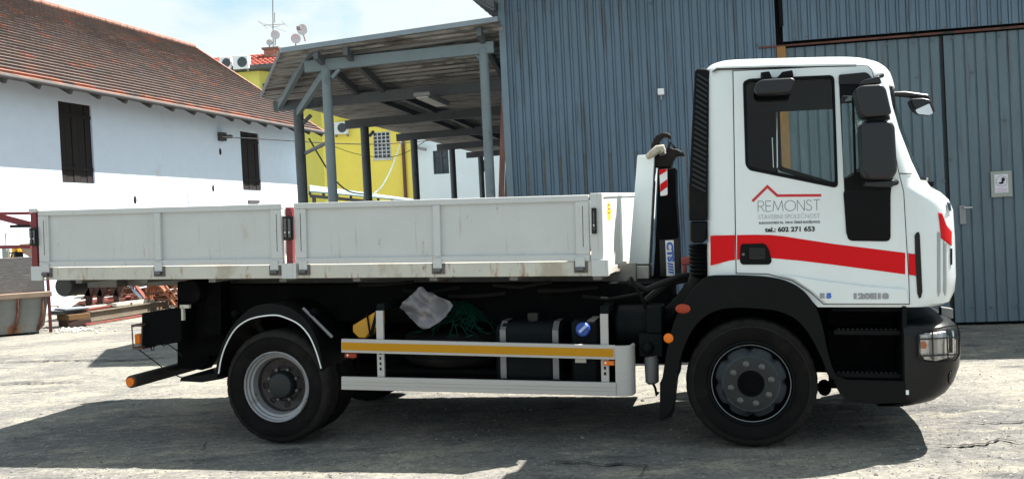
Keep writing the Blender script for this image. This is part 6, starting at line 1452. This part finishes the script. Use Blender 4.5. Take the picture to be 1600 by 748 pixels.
items = [
 ('board', (84, 478, 20.6), (150, 449, 22.8), .22, .03, m_pale, 'broad pale board leaning out of the pile beside the skip'),
 ('plank', (98, 482, 20.6), (128, 462, 21.5), .22, .04, m_pale, 'short whitish plank lying next to the skip rim'),
 ('plank', (130, 481, 20.8), (240, 467, 22.2), .14, .05, m_pale, 'long off-white timber on top of the beam, front one'),
 ('plank', (178, 476, 21.0), (238, 469.5, 22.0), .16, .08, m_pale, 'shorter thick off-white timber ending beside the bent rusty frame'),
 ('steel_bar', (136, 484, 20.7), (205, 473.5, 21.4), .14, .05, m_rust2, 'flat brick red bar on top of the near end of the beam'),
 ('steel_bar', (134, 472, 21.6), (214, 463.5, 22.4), .08, .08, mat('pinkish_red_paint', (.42, .12, .11), .7, var=.2), 'pinkish red square bar across the middle of the pile'),
 ('steel_bar', (86, 484, 20.8), (180, 468, 22.2), .07, .05, m_rust, 'rusty bar slanting behind the off-white timbers'),
 ('steel_bar', (90, 478, 21.2), (230, 457, 23.0), .10, .07, m_rust, 'dark rusty bar highest at the right of the pile'),
 ('steel_bar', (120, 466, 22.0), (240, 452, 23.6), .08, .08, m_rust, 'thin rusty bar along the rear of the pile'),
 ('steel_bar', (100, 487, 20.6), (152, 476, 21.4), .09, .04, m_rust2, 'reddish flat bar near the stacked blocks'),
 ('steel_bar', (196, 440, 22.4), (220, 466, 21.8), .07, .05, m_chrome, 'shiny silver bar standing tilted in the pile'),
 ('steel_bar', (206, 438, 22.6), (228, 468, 22.0), .08, .06, m_rust2, 'dark red bar tilted beside the shiny silver bar'),
 ('steel_bar', (150, 473, 21.5), (240, 461, 22.6), .06, .06, m_rust2, 'slim red bar behind the pinkish bar'),
]
for (nm_, a, b, w_, h_, m_, lab) in items: bar(nm_, at(*a), at(*b), w_, h_, m_, lab, nm_.replace('_', ' '))
# dark mass of scrap under the bars
mb = MB()
for k in range(60):
    px = rr_.uniform(90, 290); Y = rr_.uniform(21.6, 24.2); g = at(px, 460, Y); z = rr_.uniform(.05, .75) * (1 - .0 * k); a_ = rr_.uniform(-.25, .25); L2 = rr_.uniform(.5, 1.6); d = Vector((math.cos(a_) * L2, math.sin(a_) * L2 + .5, rr_.uniform(-.15, .15)))
    mb.beam(Vector((g.x, Y, z)), Vector((g.x, Y, z)) + d, rr_.uniform(.04, .16), rr_.uniform(.03, .1))
o = mb.build('scrap_metal', m_rust); tag(o, 'heap of tangled rusty scrap bars filling the middle of the pile', 'scrap metal', kind='stuff')
# trestle frames
for k, (px, w_) in enumerate(((139, 10), (157, 14), (183, 12))):
    b = at(px, 462, 21.4); t_ = at(px - 8, 434, 21.4); t2 = at(px + w_, 434, 21.4); mb = MB(); mb.beam((0, 0, 0), t_ - b, .12, .14); mb.beam((0, 0, 0), t2 - b, .12, .14); mb.beam(Vector((0, 0, 0)), Vector((0, 0, -b.z)), .12, .12); mb.beam(t_ - b, t2 - b, .12, .10)
    o = mb.build('trestle', mat('dark_rust', (.045, .022, .018), .85)); o.location = b
    tag(o, ['dark V shaped trestle nearest the skip', 'middle dark V shaped trestle behind the scrap pile', 'right dark V shaped trestle below the bed edge'][k], 'trestle', 'V shaped trestles in the scrap pile')
# bent rusty reinforcement arches
ba = at(260, 480, 21.8); m_reb = mat('bright_rust', (.30, .11, .055), .8, var=.35, scale=9)
arch = empty('bent_frame', ba, 'bright rusty frame of bent arches lying on the right end of the pile', 'metal frame')
for k in range(5):
    ox = k * 3.2; pts = []
    for (px, py) in ((232, 470), (229, 452), (233, 444), (243, 443), (252, 449), (262, 462), (273, 477)): pts.append(at(px + ox, py + k * 1.2, 21.8 + .12 * k) - ba)
    MB().tube(pts, .032, 7).build('bent_bar', m_reb, arch)
for (a, b) in (((258, 446), (284, 480)), ((268, 444), (294, 476)), ((262, 458), (276, 456)), ((266, 466), (281, 463)), ((274, 478), (296, 476)), ((268, 447), (284, 445)), ((272, 470), (288, 468))):
    MB().beam(at(*a, 21.7) - ba, at(*b, 21.7) - ba, .06, .05).build('cross_bar', m_reb, arch)
# stacked blocks
bb = gp(107, 511)
for k, (a, b, m_, lab, z0, z1) in enumerate([((107, 511), (143, 507), mat('dark_rust', (.045, .022, .018), .85), 'dark rusty block at the bottom of the little stack', .0, .13), ((108, 511), (142, 507), mat('ochre_block', (.12, .062, .022), .8, var=.3), 'ochre brown block in the middle of the little stack', .131, .25),
                                                ((101, 511), (131, 507), m_darkb, 'dark slate coloured slab on the block stack', .251, .33), ((103, 511), (141, 507), mat('bluish_slab', (.17, .20, .24), .5), 'bluish grey slab topping the block stack', .331, .37)]):
    p = gp(*a); q = gp(*b); mb = MB(); d = q - p; n = Vector((-d.y, d.x, 0)).normalized() * .5
    mb.hexa([(0, 0, z0), (d.x, d.y, z0), (d.x + n.x, d.y + n.y, z0), (n.x, n.y, z0)], [(0, 0, z1), (d.x, d.y, z1), (d.x + n.x, d.y + n.y, z1), (n.x, n.y, z1)]); o = mb.build('block', m_, bevel=.01); o.location = (p.x, p.y, .0); tag(o, lab, 'block', 'blocks stacked by the skip')
mb = MB()
for k in range(150):
    px = rr_.gauss(118, 22); py = rr_.gauss(514, 2.2); p = gp(px, py); s_ = rr_.uniform(.008, .032); 
    r = bmesh.ops.create_icosphere(mb.bm, subdivisions=1, radius=s_)
    for v in r['verts']: v.co = Vector((v.co.x * rr_.uniform(.8, 1.5), v.co.y * rr_.uniform(.8, 1.5), v.co.z * .6)) + Vector((p.x, p.y, .0))
o = mb.build('crumbled_rubble', m_conc, smooth=False); tag(o, 'scatter of pale crumbs in front of the block stack', 'rubble', kind='stuff')
# rods, mesh frame, yellow post above the skip
bar('red_rod', at(-30, 334, 19), at(47, 333, 19), .04, .06, m_red, 'thin dark red bar level with the bed top at the left edge', 'rod')
bar('red_rod', at(-30, 331, 19.2), at(47, 351, 19.2), .05, .13, m_red, 'thicker dark red bar sloping down to the bed post', 'rod')
bar('black_rod', at(16, 353.5, 19.1), at(58, 353, 19.1), .04, .06, m_cable, 'short black bar behind the rear latch', 'rod')
bar('red_rod', at(-30, 386.5, 19), at(48, 385, 19), .04, .07, m_red, 'dark red bar crossing in front of the yellow post', 'rod')
yb = at(29, 412, 19.6); yb.z = 0
o = pipe('yellow_post', yb, Vector((yb.x - .02, yb.y, at(28, 387, 19.6).z)), .10, m_yellow, 'yellow post with dark band behind the skip boards', 'post')
q = at(28.5, 397, 19.6); c_ = MB().cyl((0, 0, q.z - .09), (0, 0, q.z + .05), .104, 16).build('dark_band', m_gloss, o)
rb = at(13, 415, 19.8); ft = at(8, 388, 19.8)
bar('grey_post', Vector((rb.x - .05, rb.y, 0)), at(9, 388, 19.8), .10, .14, mat('greenish_grey', (.25, .30, .28), .7), 'short grey green post at the far left behind the skip', 'post')
o = bar('timber_post', Vector((rb.x + .12, rb.y, 0)), at(13.5, 388, 19.8), .10, .10, m_pale, 'pale yellowish timber post right of the grey one', 'post')
fr_ = at(8, 415, 20.2); o = empty('panel_frame', (fr_.x, fr_.y, 0), 'thin pale rectangular metal frame standing behind the posts', 'frame')
P4 = [at(9, 364, 20.2), at(47, 364, 20.2), at(48, 410, 20.2), at(8, 412, 20.2)]; P4 = [v - Vector((fr_.x, fr_.y, 0)) for v in P4]
mb = MB(); mb.tube(P4, .022, 6, closed=True); mb.beam(P4[3], Vector((P4[3].x, P4[3].y, 0)), .05, .05); mb.beam(P4[2], Vector((P4[2].x, P4[2].y, 0)), .05, .05); mb.build('frame', m_dish, o)
pb_ = at(32, 390, 19.4); o = empty('rusty_bracket', pb_, 'rusty triangular bracket beside the yellow post', 'bracket')
MB().prism([(0, .05), (.28, .05), (.28, -.22), (.05, -.08)], 0, .06).build('plate', m_woodb, o)
MB().box(0, .26, -.02, .08, .055, .12).build('tray', mat('ochre_tray', (.5, .33, .1), .7), o)
mb = MB(); mb.tube([at(15, 395, 19.3) - pb_, at(19, 395, 19.3) - pb_, at(27, 393, 19.3) - pb_], .014, 6); mb.tube([at(19, 395, 19.3) - pb_, at(17, 406, 19.3) - pb_], .014, 6); mb.build('wire', m_cable, o)
